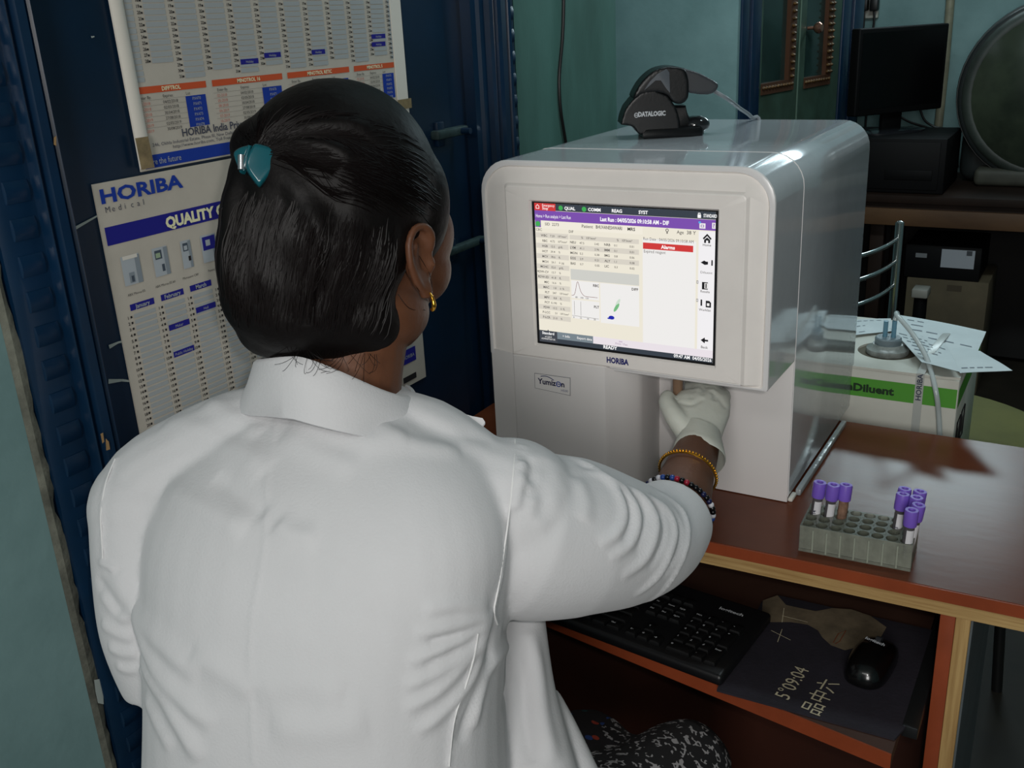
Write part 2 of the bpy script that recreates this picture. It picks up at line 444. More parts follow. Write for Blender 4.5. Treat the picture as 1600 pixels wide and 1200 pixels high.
# lower calendar
b = MB(); Y0, Y1, Zt, Zb = -.4565, .0965, 1.2635, .8655
b.box((WX,Y0,Zb), (WX+.002,Y1,Zt), paper)
txt(b, 'HORIBA', -.4505, 1.2425, .0150, i_blue, 'L', .035, .112)
for j, ch in enumerate('Medical'): txt(b, ch, -.4475+j*.0083, 1.2322, .0066, i_txt)
bar(b, Y0+.004, 1.1975, Y1, 1.2172, i_navy); txt(b, 'QUALITY CALENDAR', -.3722, 1.2013, .0122, i_cream, 'L', .05, .168)
grey1, grey2, grey3 = ink(130,140,148), ink(168,176,182), ink(70,80,92)
def gadget(b, y0, y1, z0, z1, k):
    bar(b, y0, z0, y1, z1, grey2, .0008); bar(b, y0+(y1-y0)*.74, z0, y1, z1-.001, grey1, .001)
    w_, h_ = y1-y0, z1-z0
    if k == 0:
        bar(b, y0+w_*.3, z0+.002, y0+w_*.6, z0+h_*.42, grey1, .0011); bar(b, y0+w_*.4, z0+.003, y0+w_*.55, z0+h_*.3, grey3, .0012); bar(b, y0+w_*.1, z1-.004, y0+w_*.9, z1, paper_w, .0011)
    elif k == 1:
        bar(b, y0+w_*.15, z0+h_*.60, y0+w_*.6, z1-.003, grey3, .0011); bar(b, y0+w_*.2, z0+h_*.65, y0+w_*.5, z1-.006, ink(150,170,140), .0012); bar(b, y0+w_*.5, z0+h_*.15, y0+w_*.68, z0+h_*.40, grey3, .0011)
    elif k == 2:
        bar(b, y0+w_*.2, z0+h_*.62, y0+w_*.7, z1-.003, grey3, .0011); bar(b, y0+w_*.28, z0+h_*.66, y0+w_*.62, z1-.006, grey2, .0012); bar(b, y0+w_*.6, z0+h_*.25, y0+w_*.85, z0+h_*.42, i_blk, .0011)
    else:
        bar(b, y0+w_*.1, z0+h_*.45, y0+w_*.95, z1-.002, i_navy, .0011); bar(b, y0+w_*.3, z0+h_*.6, y0+w_*.6, z1-.006, grey2, .0012)
for k, (ya, yb) in enumerate(((-.4402,-.4158),(-.3978,-.3764),(-.3566,-.3418),(-.3260,-.3030),(-.27,-.245),(-.22,-.20),(-.16,-.135),(-.10,-.08),(-.03,-.005),(.03,.055))):
    gadget(b, ya, yb, 1.150, 1.1825, k % 4)
    txt(b, ('ABX Micros ES','ABX Micros ES 60','Microsemi CRP','Pentra ES','Pentra C','Yumizen','Pentra','Micros','Pentra','Yumizen')[k], (ya+yb)/2, 1.1385, .0028, i_blk, 'C')
mon = ('January','February','March','April','May','June','July','August','September','October','November','December')
for m in range(12):
    yn = -.4417 + .0432*m
    bar(b, yn+.0025, 1.1218, yn+.0357, 1.1290, i_navy); txt(b, mon[m], yn+.019, 1.1233, .0048, i_bar, 'C', .02)
    for dd in range(1, days[m]+1):
        z = 1.1150-(dd-1)*.00672
        txt(b, '%d' % dd, yn-.003, z-.0015, .0036, i_blk, 'C', .02)
        bar(b, yn+.0006, z-.0012, yn+.0030, z+.0014, i_blk)
        bar(b, yn+.0055, z-.0022, yn+.0355, z+.0024, i_bar)
for (ya,za,yb,t) in ((-.3926,1.0886,-.3618,'Makar'),(-.3924,1.0560,-.3612,'Public Holiday'),(-.3494,1.0980,-.3183,'Holi')):
    bar(b, ya, za-.0034, yb, za+.0034, i_navy, .0009); txt(b, t, (ya+yb)/2, za-.0018, .0034, i_bar, 'C')
bar(b, .035, .903, .073, .926, i_navy, .0009); bar(b, .035, .8735, .0698, .8830, i_blk, .0009)
txt(b, 'HORIBA', .054, .911, .006, i_bar, 'C')
cal2 = b.build('calendar', smooth=30, loc=(WX,-.18,Zb))
tag(cal2, 'lower paper calendar on the blue door with a dark blue quality banner across it', 'calendar', kind='thing')

# ---- black cable on the green wall
b = MB(); blackp = mat('black_plastic', (14,14,15), 0.45)
pts = [V3((-.182,.63,2.72)), V3((-.182,.628,2.0))]+[on(0,-.182,x,y) for x,y in ((880,-60),(881,0),(879,60),(874,120),(876,170),(884,222),(889,260),(893,330),(896,420),(898,540))]
b.tube(catmull(pts, 6), .0030, blackp, 8)
tag(b.build('wall_cable'), 'black cable hanging down the green wall behind the analyser', 'cable')

# ---- door_2: green glazed double door with blue posts, in the recess
d2 = thing('door_2', A2+E2*.45, 'green glazed double door with gold beading between blue posts at the back', 'door', kind='structure')
green = mat('green_door_paint', (58,82,70), 0.5, var=0.35, vscale=9, bump=0.1, bscale=20, col2=(42,58,46))
gold = mat('gold_bead', (112,80,42), 0.5, 0.25, var=0.5, vscale=60)
brown_t = mat('brown_bead_backing', (70,40,20), 0.6)
glass2 = mat('dusty_glass', (40,62,58), 0.12, spec=0.6, var=0.35, vscale=5)
def Q(s, z, d=0.0): return A2+E2*s+Z_*z+N2*d
def sz(px, py, d=0.0):
    r = ray(px, py); t = ((A2+N2*d-CAM)@N2)/(r@N2); P = CAM+r*t
    return (P-A2)@E2, P[2]
def qbox(b, s0, s1, z0, z1, d0, d1, mt, r=0.0): b.box((s0,z0,d0), (s1,z1,d1), mt, r, 2, M=lambda p: Q(p[0],p[1],p[2]))
for s0, s1, dep in ((0.0, sz(1189,100)[0], .05), (sz(1307,100)[0], sz(1346,100)[0], .06)):
    b = MB(); w_ = s1-s0
    qbox(b, s0, s1, 0, 2.2, -.05, -.004, blue)
    qbox(b, s0+w_*.10, s0+w_*.40, 0, 2.2, -.01, .006, blue, .005); qbox(b, s0+w_*.55, s0+w_*.94, 0, 2.2, -.01, .004, blue, .005)
    b.build('door_post', d2)
sm = sz(1248,100)[0]; s_l, s_r = sz(1190,100)[0], sz(1307,100)[0]
zg = sz(1210,128)[1]; zg2 = sz(1275,119)[1]
def leaf(s0, s1, g0, g1, zb, bead_l, bead_r):
    b = MB()
    qbox(b, s0, s1, 0.02, zb-.03, -.03, .0, green); qbox(b, s0, g0, zb-.03, 2.15, -.03, .0, green); qbox(b, g1, s1, zb-.03, 2.15, -.03, .0, green)
    l = b.build('door_leaf', d2)
    b = MB(); qbox(b, g0, g1, zb-.03, 2.15, -.022, -.012, glass2); b.build('glass', l)
    b = MB()
    qbox(b, g0, g1, zb-.035, zb, -.012, .004, brown_t)
    s = g0+.008
    while s < g1-.005: b.ell(Q(s, zb-.014, .004), (.008,.008,.006), gold, nu=8, nv=6); s += .021
    for c, on_ in ((g1-.018, bead_r), (g0+.018, bead_l)):
        if not on_: continue
        qbox(b, c-.024, c+.024, zb, 2.1, -.012, .003, brown_t)
        z = zb+.01
        while z < 1.75:
            for o_ in ((-.011, .011) if on_ == 2 else (0.0,)): b.ell(Q(c+o_, z, .004), (.0105,.0125,.006), gold, nu=8, nv=6)
            z += .023
    b.build('bead_trim', l)
    if not bead_l and bead_r == 1:
        b = MB(); qbox(b, s1-.004, s1+.001, .02, 2.15, -.002, .003, ink(92,112,98)); b.build('closing_edge', l)
    return l
ga0, ga1 = s_l, sz(1240,100)[0]; gb0, gb1 = sz(1257,100)[0], sz(1297,100)[0]
leaf(s_l-.02, sm-.002, ga0, ga1, zg, 0, 1)
l2 = leaf(sm+.002, s_r+.02, gb0, gb1, zg2, 0, 2)
ks, kz = sz(1262,44)
b = MB(); b.lathe([(.006,0),(.006,.022),(.014,.028),(.019,.036),(.019,.044),(.012,.052)], Q(ks,kz,0), mat('copper_knob', (196,140,120), 0.15, 0.9), N2, 16)
b.build('door_knob', l2)
# narrow strip that closes the wall beside the far post
b = MB(); s1 = sz(1346,100)[0]; b.box((s1,0,-.06), (s1+.9,2.75,-.02), plaster, M=lambda p: Q(p[0],p[1],p[2]))

# ------------------------------------------------------------------ desk
lam = mat('red_brown_laminate', (104,54,32), 0.26, spec=0.24, var=0.22, vscale=3.0, bump=0.04, bscale=60, col2=(84,42,26), stretch=(0.35,1,1))
lam_edge = mat('laminate_edge', (150,70,40), 0.35, var=0.15, vscale=10)
ply = mat('plywood_edge', (190,158,104), 0.7, var=0.35, vscale=14, bump=0.15, bscale=50, col2=(150,116,68), stretch=(0.5,4,12))
ply_v = mat('plywood_edge_upright', (186,154,100), 0.7, var=0.35, vscale=14, bump=0.15, bscale=50, col2=(150,116,68), stretch=(12,4,.5))
dark_lam = mat('dark_panel', (74,50,40), 0.5, var=0.2, vscale=5)
grey_lam = mat('grey_side_panel', (92,100,104), 0.5, var=0.2, vscale=6)
DZ = 0.75
dk = thing('desk', (0.5,0.2,0), 'red-brown laminate desk with a raw plywood front edge that carries the white analyser', 'desk')
b = MB()
sk = 0.03                                               # the front edge runs very slightly askew
def dsk(p): return V3((p[0], p[1]+(p[0]-.33)*sk if p[1] < .2 else p[1], p[2]))
b.box((WX+.006,-.026,DZ-.017), (1.45,.45,DZ), lam, 0.0, M=dsk)
b.box((WX+.006,-.0285,DZ-.0165), (1.45,-.026,DZ-.0005), lam_edge, 0.0, M=dsk)
b.build('tabletop', dk)
b = MB(); b.box((WX+.006,-.024,DZ-.036), (1.45,.44,DZ-.0172), ply, M=dsk); b.build('plywood_underlay', dk)
up = MB(); up.box((.6225,-.012,0), (.6395,.44,DZ-.036), lam_edge, .001); up.build('upright_panel', dk)
up = MB(); up.box((.6397,-.010,0), (.656,.43,DZ-.036), ply_v, .001); up.box((.6561,-.004,0), (.6585,.43,DZ-.036), grey_lam); up.build('upright_support', dk)
up = MB(); up.box((WX+.03,.425,.0), (.6225,.437,DZ-.036), dark_lam); up.build('back_panel', dk)
up = MB(); up.box((WX+.012,.02,0), (WX+.03,.437,DZ-.036), dark_lam); up.build('side_panel', dk)
up = MB(); up.box((WX+.031,.17,0), (.62,.185,.50), mat('dark_red_panel', (62,30,20), 0.5, var=.2, vscale=5)); up.build('kick_panel', dk)
# pull-out keyboard tray
TZ = .580
tr = MB()
def trm(p):
    y = p[1]
    return V3((p[0], y-(p[0]-.35)*.16 if y < .1 else y, p[2]))
tr.box((WX+.05,-.083,TZ-.02), (.598,.33,TZ), dark_lam, M=trm)
tr.box((WX+.05,-.0855,TZ-.021), (.598,-.083,TZ+.0005), lam_edge, M=trm)
tr.build('keyboard_tray', dk)
rail = MB(); rail.box((.600,-.07,TZ-.012), (.618,.33,TZ+.004), mat('slide_rail', (60,62,64), 0.4, 0.8), .001); rail.build('slide_rail', dk)

# ------------------------------------------------------------------ analyser
AX = 0.0
shell_m = mat('analyser_side_gloss', (204,207,211), 0.09, spec=0.55, var=0.03, vscale=30, coat=0.3)
front_m = mat('analyser_front', (242,236,231), 0.36, var=0.03, vscale=14)
front2_m = mat('analyser_lower', (222,218,216), 0.45)
seam_m = mat('analyser_seam', (92,92,94), 0.6)
rim_m = mat('analyser_rim', (222,220,220), 0.28)
W, H, D, RR, CD = 0.40, 0.4814, 0.5213, 0.042, 0.1225
FP = -0.0107
an = thing('blood_analyser', (W/2,.26,DZ), 'large white boxy blood analyser with a lit touchscreen standing on the red-brown desk', 'analyser')
def ring(x0,x1,z0,z1,rs,y,n=7): return [(x, y, DZ+z) for x, z in rrect(x0,x1,z0,z1,rs,n)]
b = MB()                                                # housing behind the cover
R0 = (.004,.004,RR,RR)
b.loft([ring(.003,W-.003,.006,H-.003,R0,CD+.0006), ring(-.0004,W+.0004,.006,H+.0004,R0,CD+.0012), ring(-.0004,W+.0004,.006,H+.0004,R0,CD+.0026), ring(0,W,.006,H,R0,CD+.0034)], rim_m, True, False)
b.loft([ring(0,W,.006,H,R0,CD+.0034),
        ring(0,W,.006,H,R0,D-.012), ring(.004,W-.004,.006,H-.004,R0,D-.003), ring(.012,W-.012,.01,H-.012,R0,D)], shell_m, False, True)
b.build('housing', an, 35)
b = MB(); b.box((.018,CD-.001,.001+DZ), (W-.0005,CD+.0035,.214+DZ), front2_m, .0008); b.build('sampling_panel', an)
HB, HBC = .2078, .2176
cv = MB()
SX0, SX1, SZ0, SZ1 = .0838, .3330, .2382, .4290
IX0, IX1, IZ1 = .0445, .3690, .4505
ro = (.004,.004,RR,RR); ri = (.002,.002,.006,.006)
cv.loft([ring(0,W,HB,H,ro,CD-.0006), ring(0,W,HB,H,ro,.0035)], shell_m, True, False)
cv.loft([ring(0,W,HB,H,ro,.0035), ring(.0006,W-.0006,HB+.0004,H-.0006,ro,.0012), ring(.003,W-.003,HB+.002,H-.003,ro,.0), ring(.0062,W-.0062,HB+.004,H-.0062,ro,.0)], rim_m, False, False)
cv.loft([ring(.0062,W-.0062,HB+.004,H-.0062,ro,.0), ring(.0085,W-.0085,HB+.006,H-.0085,(.004,.004,RR-.006,RR-.006),.0022),
         ring(IX0-.003,IX1+.003,HBC-.003,IZ1+.003,ri,-.0062), ring(IX0,IX1,HBC,IZ1,ri,FP), ring(IX0+.0015,IX1-.0015,HBC+.0015,IZ1-.0015,ri,FP-.0008),
         ring(SX0-.004,SX1+.004,SZ0-.004,SZ1+.004,(.001,)*4,FP-.0008), ring(SX0-.0015,SX1+.0015,SZ0-.0015,SZ1+.0015,(.0006,)*4,FP+.0035)], front_m, False, False)
cv.loft([ring(SX0-.0015,SX1+.0015,SZ0-.0015,SZ1+.0015,(.0006,)*4,FP+.0035), ring(SX0-.0012,SX1+.0012,SZ0-.0012,SZ1+.0012,(.0006,)*4,FP+.0036)], ink(16,16,18), False, True)
cv.build('front_cover', an, 24)
# lower left panel: flush with the cover, its right side forming the wall of the sampling bay
lp = MB()
EXR = .1885
def lring(z, k=0.0):
    return [(0+k,.1215,DZ+z), (0+k,.004,DZ+z), (.002+k,.0008,DZ+z), (.0062,.0002,DZ+z), (IX0-.003,-.0062,DZ+z), (IX0,FP+k,DZ+z), (IX0+.002,FP-.0006+k,DZ+z), (EXR-.010,FP-.0006+k,DZ+z), (EXR-.004-k,FP+.001+k,DZ+z), (EXR-k,FP+.006,DZ+z),
            (EXR+.012-k,.010,DZ+z), (EXR+.026-k,.028,DZ+z), (EXR+.029-k,.040,DZ+z), (EXR+.026-k,.085,DZ+z), (EXR+.020-k,.1215,DZ+z)]
zt = HBC-.0008
lp.loft([lring(.004,.001), lring(.006), lring(zt-.010), lring(zt-.0015,.0), lring(zt,.0012)], front2_m)
lp.build('lower_panel', an, 30)
# bay floor of the machine: dark base and the bright strip along its side
bs = MB(); bs.box((.012,.13,DZ), (W-.006,D-.02,DZ+.006), mat('analyser_foot', (40,40,42), 0.6)); bs.build('base', an)
# hood underside lip
lip = MB(); lip.tube([(EXR+.004,FP+.002,DZ+HBC-.0005), (IX1,FP+.002,DZ+HBC-.0005)], .0022, rim_m, 8); lip.build('cover_lip', an)
# display
dsp = MB()
def scr(zx, zy, d=0.0):
    P = on(1, FP+.003, 820+zx/4.285, 300+zy/4.285); return V3((P[0], FP+.003-d, P[2]))
dsp.box((SX0-.001,FP+.003,DZ+SZ0-.001), (SX1+.001,FP+.0034,DZ+SZ1+.001), glow(14,16,20,.6))
EXs, EZs = X_, Z_
_n = [0]
def sq(pts, mt, lv=1):
    _n[0] += 1
    dsp.quad([scr(x,y,.0001*lv+.000004*(_n[0] % 20)) for x, y in pts], mt)
def st(t, zx, zy, hz, mt, align='L', bold=0.02, wz=None, lv=8):
    p = scr(zx, zy, .0001*lv); h = hz/4.285*.00083
    dsp.text(t, p, EXs, EZs, h, mt, align, bold, None if wz is None else wz/4.285*.00083)
G = 1.0
cream, wht, dkg, pur, rdd, gre = glow(236,230,214,G), glow(238,236,234,G), glow(58,66,76,.9), glow(122,78,172,G), glow(206,56,56,G), glow(64,170,84,G)
pinkw, gry, blk, rowg = glow(232,224,230,G), glow(120,132,140,G), glow(30,30,34,.6), glow(216,210,198,G)
mid = glow(96,92,88,.9); white = glow(255,255,255,1.0)
def lerp(a, c, t): return a+(c-a)*t
def quadmap(u, v):                                     # u, v in 0..1 over the display
    tl, tr, br, bl = (65,85), (1290,130), (1248,1165), (78,1010)
    return (lerp(lerp(tl[0],tr[0],u), lerp(bl[0],br[0],u), v), lerp(lerp(tl[1],tr[1],u), lerp(bl[1],br[1],u), v))
dw, dh = SX1-SX0, SZ1-SZ0
def sp(u, v, d): return V3((SX0+dw*u, FP+.003-d, DZ+SZ1-dh*v))
def R(u0, v0, u1, v1, mt, lv=1):
    d = .00008*lv; dsp.quad([sp(u0,v1,d), sp(u1,v1,d), sp(u1,v0,d), sp(u0,v0,d)], mt)
def T(t, u, v, h, mt, align='L', bold=.01, w=None, lv=8): dsp.text(t, sp(u,v,.00008*lv), EXs, EZs, h*dh, mt, align, bold, None if w is None else w*dw)
R(.01,.0,.995,.99,cream,1)
R(.01,0,.995,.048,dkg,2); R(.01,0,.135,.050,rdd,3); R(.01,.050,.995,.118,pur,2)
T('Emergency', .058,.022,.018,white,'L',0,.072); T('Stop', .058,.042,.018,white); T('\u2302',.02,.038,.03,white)
for u, t in ((.16,'QUAL'),(.295,'COMM'),(.455,'REAG'),(.60,'SYST')): T(t, u+(.028 if u < .3 else 0),.036,.022,white,'L',.03)
for u in (.166,.300): dsp.ell(sp(u,.026,.0006), (.0032,.0003,.0032), gre, nu=14, nv=6)
T('STANDARD', .935,.036,.022,white,'L',.02,.066); R(.905,.022,.922,.042,white,5)
dsp.tube([sp(.909,.022,.0006), sp(.909,.012,.0006), sp(.918,.012,.0006), sp(.918,.022,.0006)], .0005, white, 6)
T('Home > Run analysis > Last Run', .018,.098,.024,white,'L',0,.205)
T('Last Run : 04/05/2026 09:10:58 AM - DIF', .39,.098,.027,white,'L',.03,.37)
R(.915,.075,.945,.108,wht,4); R(.978,.068,.995,.105,wht,4); T('?', .983,.098,.026,pur,'L',.03); R(.910,.064,.922,.076,glow(80,170,230,1),5); R(.922,.084,.938,.100,pur,5); R(.925,.087,.935,.097,wht,6)
R(.012,.118,.045,.165,pur,3); dsp.ell(sp(.028,.142,.0006), (.0036,.0003,.0036), gre, nu=14, nv=6)
R(.05,.122,.62,.172,glow(240,234,220,G),2)
T('SID  2273', .07,.150,.020,mid); T('Patient', .285,.150,.022,mid); T('BHUVANESHWARI', .365,.150,.024,blk,'L',.01,.145); T('MRS', .54,.150,.022,blk,'L',.02)
T('\u2640', .742,.150,.024,mid); T('Age', .80,.150,.022,mid); T('38 Y', .852,.150,.024,mid)
T('CBC', .015,.190,.018,mid); T('DIF', .21,.190,.018,mid)
rows = (('WBC','7.20','10\u00b3/mm\u00b3'),('RBC','4.72','10\u2076/mm\u00b3'),('HGB','12.5','g/dL'),('HCT','39.4','%'),('MCV','78.6','fL'),('MCH','26.1','\u2193 pg'),('MCHC','32.0','g/dL'),('RDW-CV','13.7','%'),('RDW-SD','41.8','fL'),
        ('MIC','16.6','%'),('MAC','1.8','\u2193 %'),('PLT','247','10\u00b3/mm\u00b3'),('MPV','8.8','fL'),('PCT','0.190','%'),('PDW','13.2','\u2193 fL'),('P-LCC','51','10\u00b3/mm\u00b3'),('P-LCR','21.0','%'))
for i, (a_, c_, e_) in enumerate(rows):
    v = .228+i*.0365
    if i % 2 == 0: R(.012,v-.026,.205,v+.009,rowg,2)
    T(a_, .082,v,.016,mid,'R',.02); T(c_, .125,v,.015,mid,'R'); T(e_, .145,v,.015,mid)
lt = (('NEU','47.5','3.42'),('LYM','41.1','2.96'),('MON','5.2','0.38'),('EOS','2.9','0.21'),('BAS','0.7','0.05'))
rt = (('NRB','0.1','0.01'),('IMM','0.1','0.01'),('IMG','0.8','0.06'),('ALY','1.1','0.08'),('LIC','0.3','0.02'))
R(.212,.205,.60,.236,rowg,2)
for u in (.27,.47): T('%',u+.01,.226,.016,mid); T('10\u00b3/mm\u00b3',u+.04,.226,.016,mid)
for i in range(5):
    v = .262+i*.0365
    if i % 2: R(.212,v-.026,.60,v+.009,rowg,2)
    for u, row in ((.215,lt[i]),(.41,rt[i])):
        T(row[0], u,v,.017,mid,'L',.02); T(row[1], u+.055,v,.015,mid); T(row[2], u+.14,v,.015,mid)
R(.212,.44,.60,.515,glow(206,206,200,G),2)
R(.214,.520,.375,.645,wht,2); R(.214,.655,.375,.79,wht,2); R(.382,.520,.60,.80,wht,2)
T('RBC', .342,.55,.018,mid,'L',.03); T('PLT', .345,.70,.018,mid,'L',.03); T('DIFF', .56,.55,.018,mid,'L',.03)
def curve(P_, mt, r=.00028): dsp.tube([sp(u,v,.0007) for u, v in P_], r, mt, 6)
curve([(.216,.625)]+[(.216+.15*t, .625-.095*math.exp(-((t-.24)/.085)**2)-.02*math.exp(-((t-.36)/.1)**2)) for t in np.linspace(.02,1,40)], glow(120,60,60,.9))
for u in (.23,.268): curve([(u,.665),(u,.765)], mid, .0002)
curve([(.216,.77),(.37,.775)], mid, .0002)
for j, t in enumerate(('0','10','20','30')): T(t, .222+j*.04,.788,.012,mid)
for j, t in enumerate(('80','100','120')): T(t, .238+j*.03,.642,.012,mid)
dsp.ell(sp(.445,.755,.0007), (.0042,.0003,.0026), glow(30,40,170,1), nu=18, nv=6); dsp.ell(sp(.432,.762,.0007), (.0030,.0003,.0010), glow(30,40,170,1), nu=12, nv=6)
a_ = math.radians(58); axr = [V3((math.cos(a_),0,math.sin(a_))), Y_, V3((-math.sin(a_),0,math.cos(a_)))]
dsp.ell(sp(.474,.680,.0007), (.0070,.0003,.0022), glow(120,186,130,1), axr, 18, 6); dsp.ell(sp(.482,.645,.0006), (.0060,.0003,.0020), glow(206,222,206,1), axr, 18, 6)
R(.62,.195,.90,.97,wht,2)
T('Run Date : 04/05/2026 09:10:58 AM', .625,.205,.020,mid,'L',0,.262); R(.622,.222,.885,.264,rdd,3); T('Alarms', .755,.254,.024,white,'C',.03); T('Expired reagent', .628,.288,.021,mid,'L',0,.115)
R(.912,.125,.995,.95,glow(240,238,240,G),2)
def ic(u, v, pts, mt=blk, lv=6): dsp.quad([sp(u+x*.03, v+y*.04, .00008*lv) for x, y in pts], mt)
ic(.955,.165,((-.75,.1),(0,-.65),(.75,.1),(.55,.3),(0,-.3),(-.55,.3))); ic(.955,.168,((-.5,.25),(0,-.15),(.5,.25),(.5,.75),(.18,.75),(.18,.35),(-.18,.35),(-.18,.75),(-.5,.75)))
T('Home', .955,.218,.016,mid,'C'); ic(.945,.325,((-.7,0),(-.1,-.35),(.2,-.2),(.55,-.2),(.55,.25),(0,.35))); T('i', .978,.338,.036,blk,'L',.05); T('Diluent', .955,.395,.016,mid,'C',0,.06)
ic(.948,.475,((-.5,-.6),(.5,-.6),(.5,.6),(-.5,.6))); ic(.952,.475,((-.2,-.45),(.35,-.45),(.35,.45),(-.2,.45)),wht,7); R(.951,.46,.957,.49,blk,8); T('Results', .95,.52,.016,mid,'C')
T('i', .927,.606,.042,blk,'L',.05); ic(.966,.592,((-.4,-.5),(.2,-.5),(.5,-.2),(.5,.6),(-.4,.6))); R(.960,.588,.973,.606,wht,7); T('Worklist', .95,.642,.016,mid,'C')
for v in (.445,.565): R(.905,v,.914,v+.02,mid,5); R(.907,v+.003,.912,v+.017,wht,6)
ic(.952,.84,((-.7,0),(0,-.5),(.05,-.15),(.6,-.15),(.6,.15),(.05,.15),(0,.5))); T('Back', .952,.895,.018,mid,'C')
R(.01,.905,.12,.99,glow(70,74,82,.9),4); R(.12,.905,.335,.957,gry,4); R(.12,.957,.995,.99,dkg,4); R(.335,.905,.995,.957,pinkw,3)
ic(.065,.895,((-.15,.25),(0,0),(.15,.25)),dkg,5)
T('Standard', .065,.932,.020,white,'C',.02); T('v1.2.0.3', .065,.955,.013,wht,'C'); T('ADMINISTRATOR', .065,.972,.013,wht,'C',0,.085)
T('+ Info', .175,.938,.018,wht,'C'); T('Export data', .285,.938,.018,wht,'C',.01); T('Print / Fax', .50,.943,.016,glow(190,170,190,.9),'C'); R(.485,.915,.505,.925,glow(206,190,206,1),5)
T('READY', .435,.982,.024,white,'C',.03); T('09:47 AM  04/05/2026', .99,.982,.024,white,'R',.02,.20)
R(.0,.992,1,1.0,glow(10,10,12,.5),6)
dsp.build('display', an, 30)
# lettering and badges on the front
nav = ink(38,42,110)
b = MB(); b.text('HORIBA', on(1,FP-.0012,948,566), X_, Z_, .0078, nav, 'L', .045, .0315); b.build('brand_lettering', an)
b = MB()
bx = lambda p: V3((p[0],FP-.0011,p[1]))
edge = ink(96,100,110)
bw = [(.0775,.9216),(.1330,.9182),(.1338,.9445),(.0778,.9440)]
b.add([bx(p) for p in bw], [(0,1,2,3)], edge)
c_ = np.mean(bw,0); b.add([V3((p[0],FP-.0013,p[1])) for p in [(c_[0]+(x-c_[0])*.975, c_[1]+(z-c_[1])*.95) for x,z in bw]], [(0,1,2,3)], front2_m)
b.text('Yumiz', (.0828,FP-.0016,.9296), X_, Z_, .0082, ink(30,32,70), 'L', .03, .0285)
b.tube([V3((.1153+.0034*math.cos(t),FP-.0017,.9328+.0034*math.sin(t))) for t in np.linspace(0,2*math.pi,19)[:-1]], .0007, ink(60,80,150), 6, closed=True)
b.tube([V3((.1130+.0046*t,FP-.0018,.9330)) for t in (0,.5,1)], .0006, ink(60,80,150), 6)
b.text('n', (.1195,FP-.0016,.9296), X_, Z_, .0082, ink(30,32,70), 'L', .03)
b.tube([V3((.088+.020*t,FP-.0016,.9405+.0018*math.sin(math.pi*t)-.003*t*t)) for t in np.linspace(0,1,12)], .0006, ink(60,70,110), 6)
b.text('H500', (.1295,FP-.0016,.9228), X_, Z_, .0036, ink(90,96,130), 'R')
b.build('model_badge', an)
# warning sticker at the back of the bay
b = MB(); yb = .1205
def wt(px, py, d=0.0): P = on(1, yb, px, py); return V3((P[0], yb-.0012-d, P[2]))
tri = [wt(1024,586), wt(1030.5,603), wt(1016.5,611)]
b.add(tri, [(0,1,2)], ink(40,30,12)); c_ = sum(tri)/3
b.add([c_+(p-c_)*.78+V3((0,-.0003,0)) for p in tri], [(0,1,2)], ink(196,128,40))
for k in range(3):
    a = k*2.094+.5; b.ell(c_+V3((math.cos(a)*.0028,-.0006,math.sin(a)*.0028)), (.0022,.0002,.0022), ink(40,30,12), nu=10, nv=5)
b.build('warning_sticker', an)
# sampling needle under the hood
b = MB(); P = on(1, .045, 1068, 588)
b.lathe([(.0055,0),(.0055,.012),(.009,.014),(.009,.03)], (P[0],.045,DZ+HB-.012), ink(60,62,66), n=16); b.lathe([(.0008,-.02),(.0008,.0)], (P[0]+.001,.045,DZ+HB-.012), mat('needle_steel', (190,190,195), 0.25, 0.9), n=8)
b.build('sampling_needle', an)
# bright plastic strip on the desk along the machine's side
b = MB(); st_m = mat('clear_grey_plastic', (150,156,158), 0.12, spec=0.8, bump=0.5, bscale=60)
b.box((W+.003,.150,DZ), (W+.011,.43,DZ+.010), st_m, .002); b.box((W-.001,.126,DZ), (W+.006,.149,DZ+.006), paper_w, .002)
tag(b.build('plastic_strip'), 'narrow crumpled clear plastic strip on the desk along the side of the analyser', 'strip')

# ------------------------------------------------------------------ barcode scanner in its cradle on top of the analyser
TOP = DZ+H
sc_m = mat('scanner_black', (13,14,16), 0.36, spec=.35, bump=0.03, bscale=300); sc_g = mat('scanner_gloss', (30,31,34), 0.12, coat=0.5); sc_gr = mat('scanner_dark_grey', (52,54,58), 0.35)
ex = unit(V3((CR[0],CR[1],0))); ey = Z_; en = np.cross(ex, ey)              # its broad side, seen square on; en points to the viewer's side
O = on(2, TOP, 1032, 214.5); dS = (O-CAM)@CF
def spx(x, y):                                                            # 2-D outline coordinates (metres) in the side plane through O
    r = ray(900+x/4.571, 80+y/4.571); t = ((O-CAM)@en)/(r@en); P = CAM+r*t
    return (float((P-O)@ex), float((P-O)@ey))
def smooth2(pts, n=5): return [(p[0],p[1]) for p in catmull([(x,y,0) for x,y in pts], n, True)]
outl = lambda L: [spx(x,y) for x,y in L]
cr = thing('scanner_cradle', (O[0],O[1],TOP), 'black scanner cradle with white lettering standing on top of the white analyser', 'stand')
def solid(poly, o, t, name, parent, mt, vox=.0016, sm=6, extra=None):
    b = MB(); n_ = len(poly)
    P = [o+ex*x+ey*z for x, z in poly]
    b.add([q-en*t/2 for q in P]+[q+en*t/2 for q in P], [tuple(reversed(range(n_))), tuple(range(n_,2*n_))]+[(k,(k+1)%n_,n_+(k+1)%n_,n_+k) for k in range(n_)], mt)
    if extra: extra(b)
    me = remesh(b, name, vox, sm, [mt]); L0 = V3(parent.matrix_world.translation); setco(me, co(me)-L0)
    return link(name, me, parent, L0)
body = outl([(318,556),(330,500),(352,440),(400,378),(470,322),(560,312),(650,348),(708,430),(732,520),(735,600),(735,625),(560,640),(450,625),(428,600),(405,572),(380,562)])
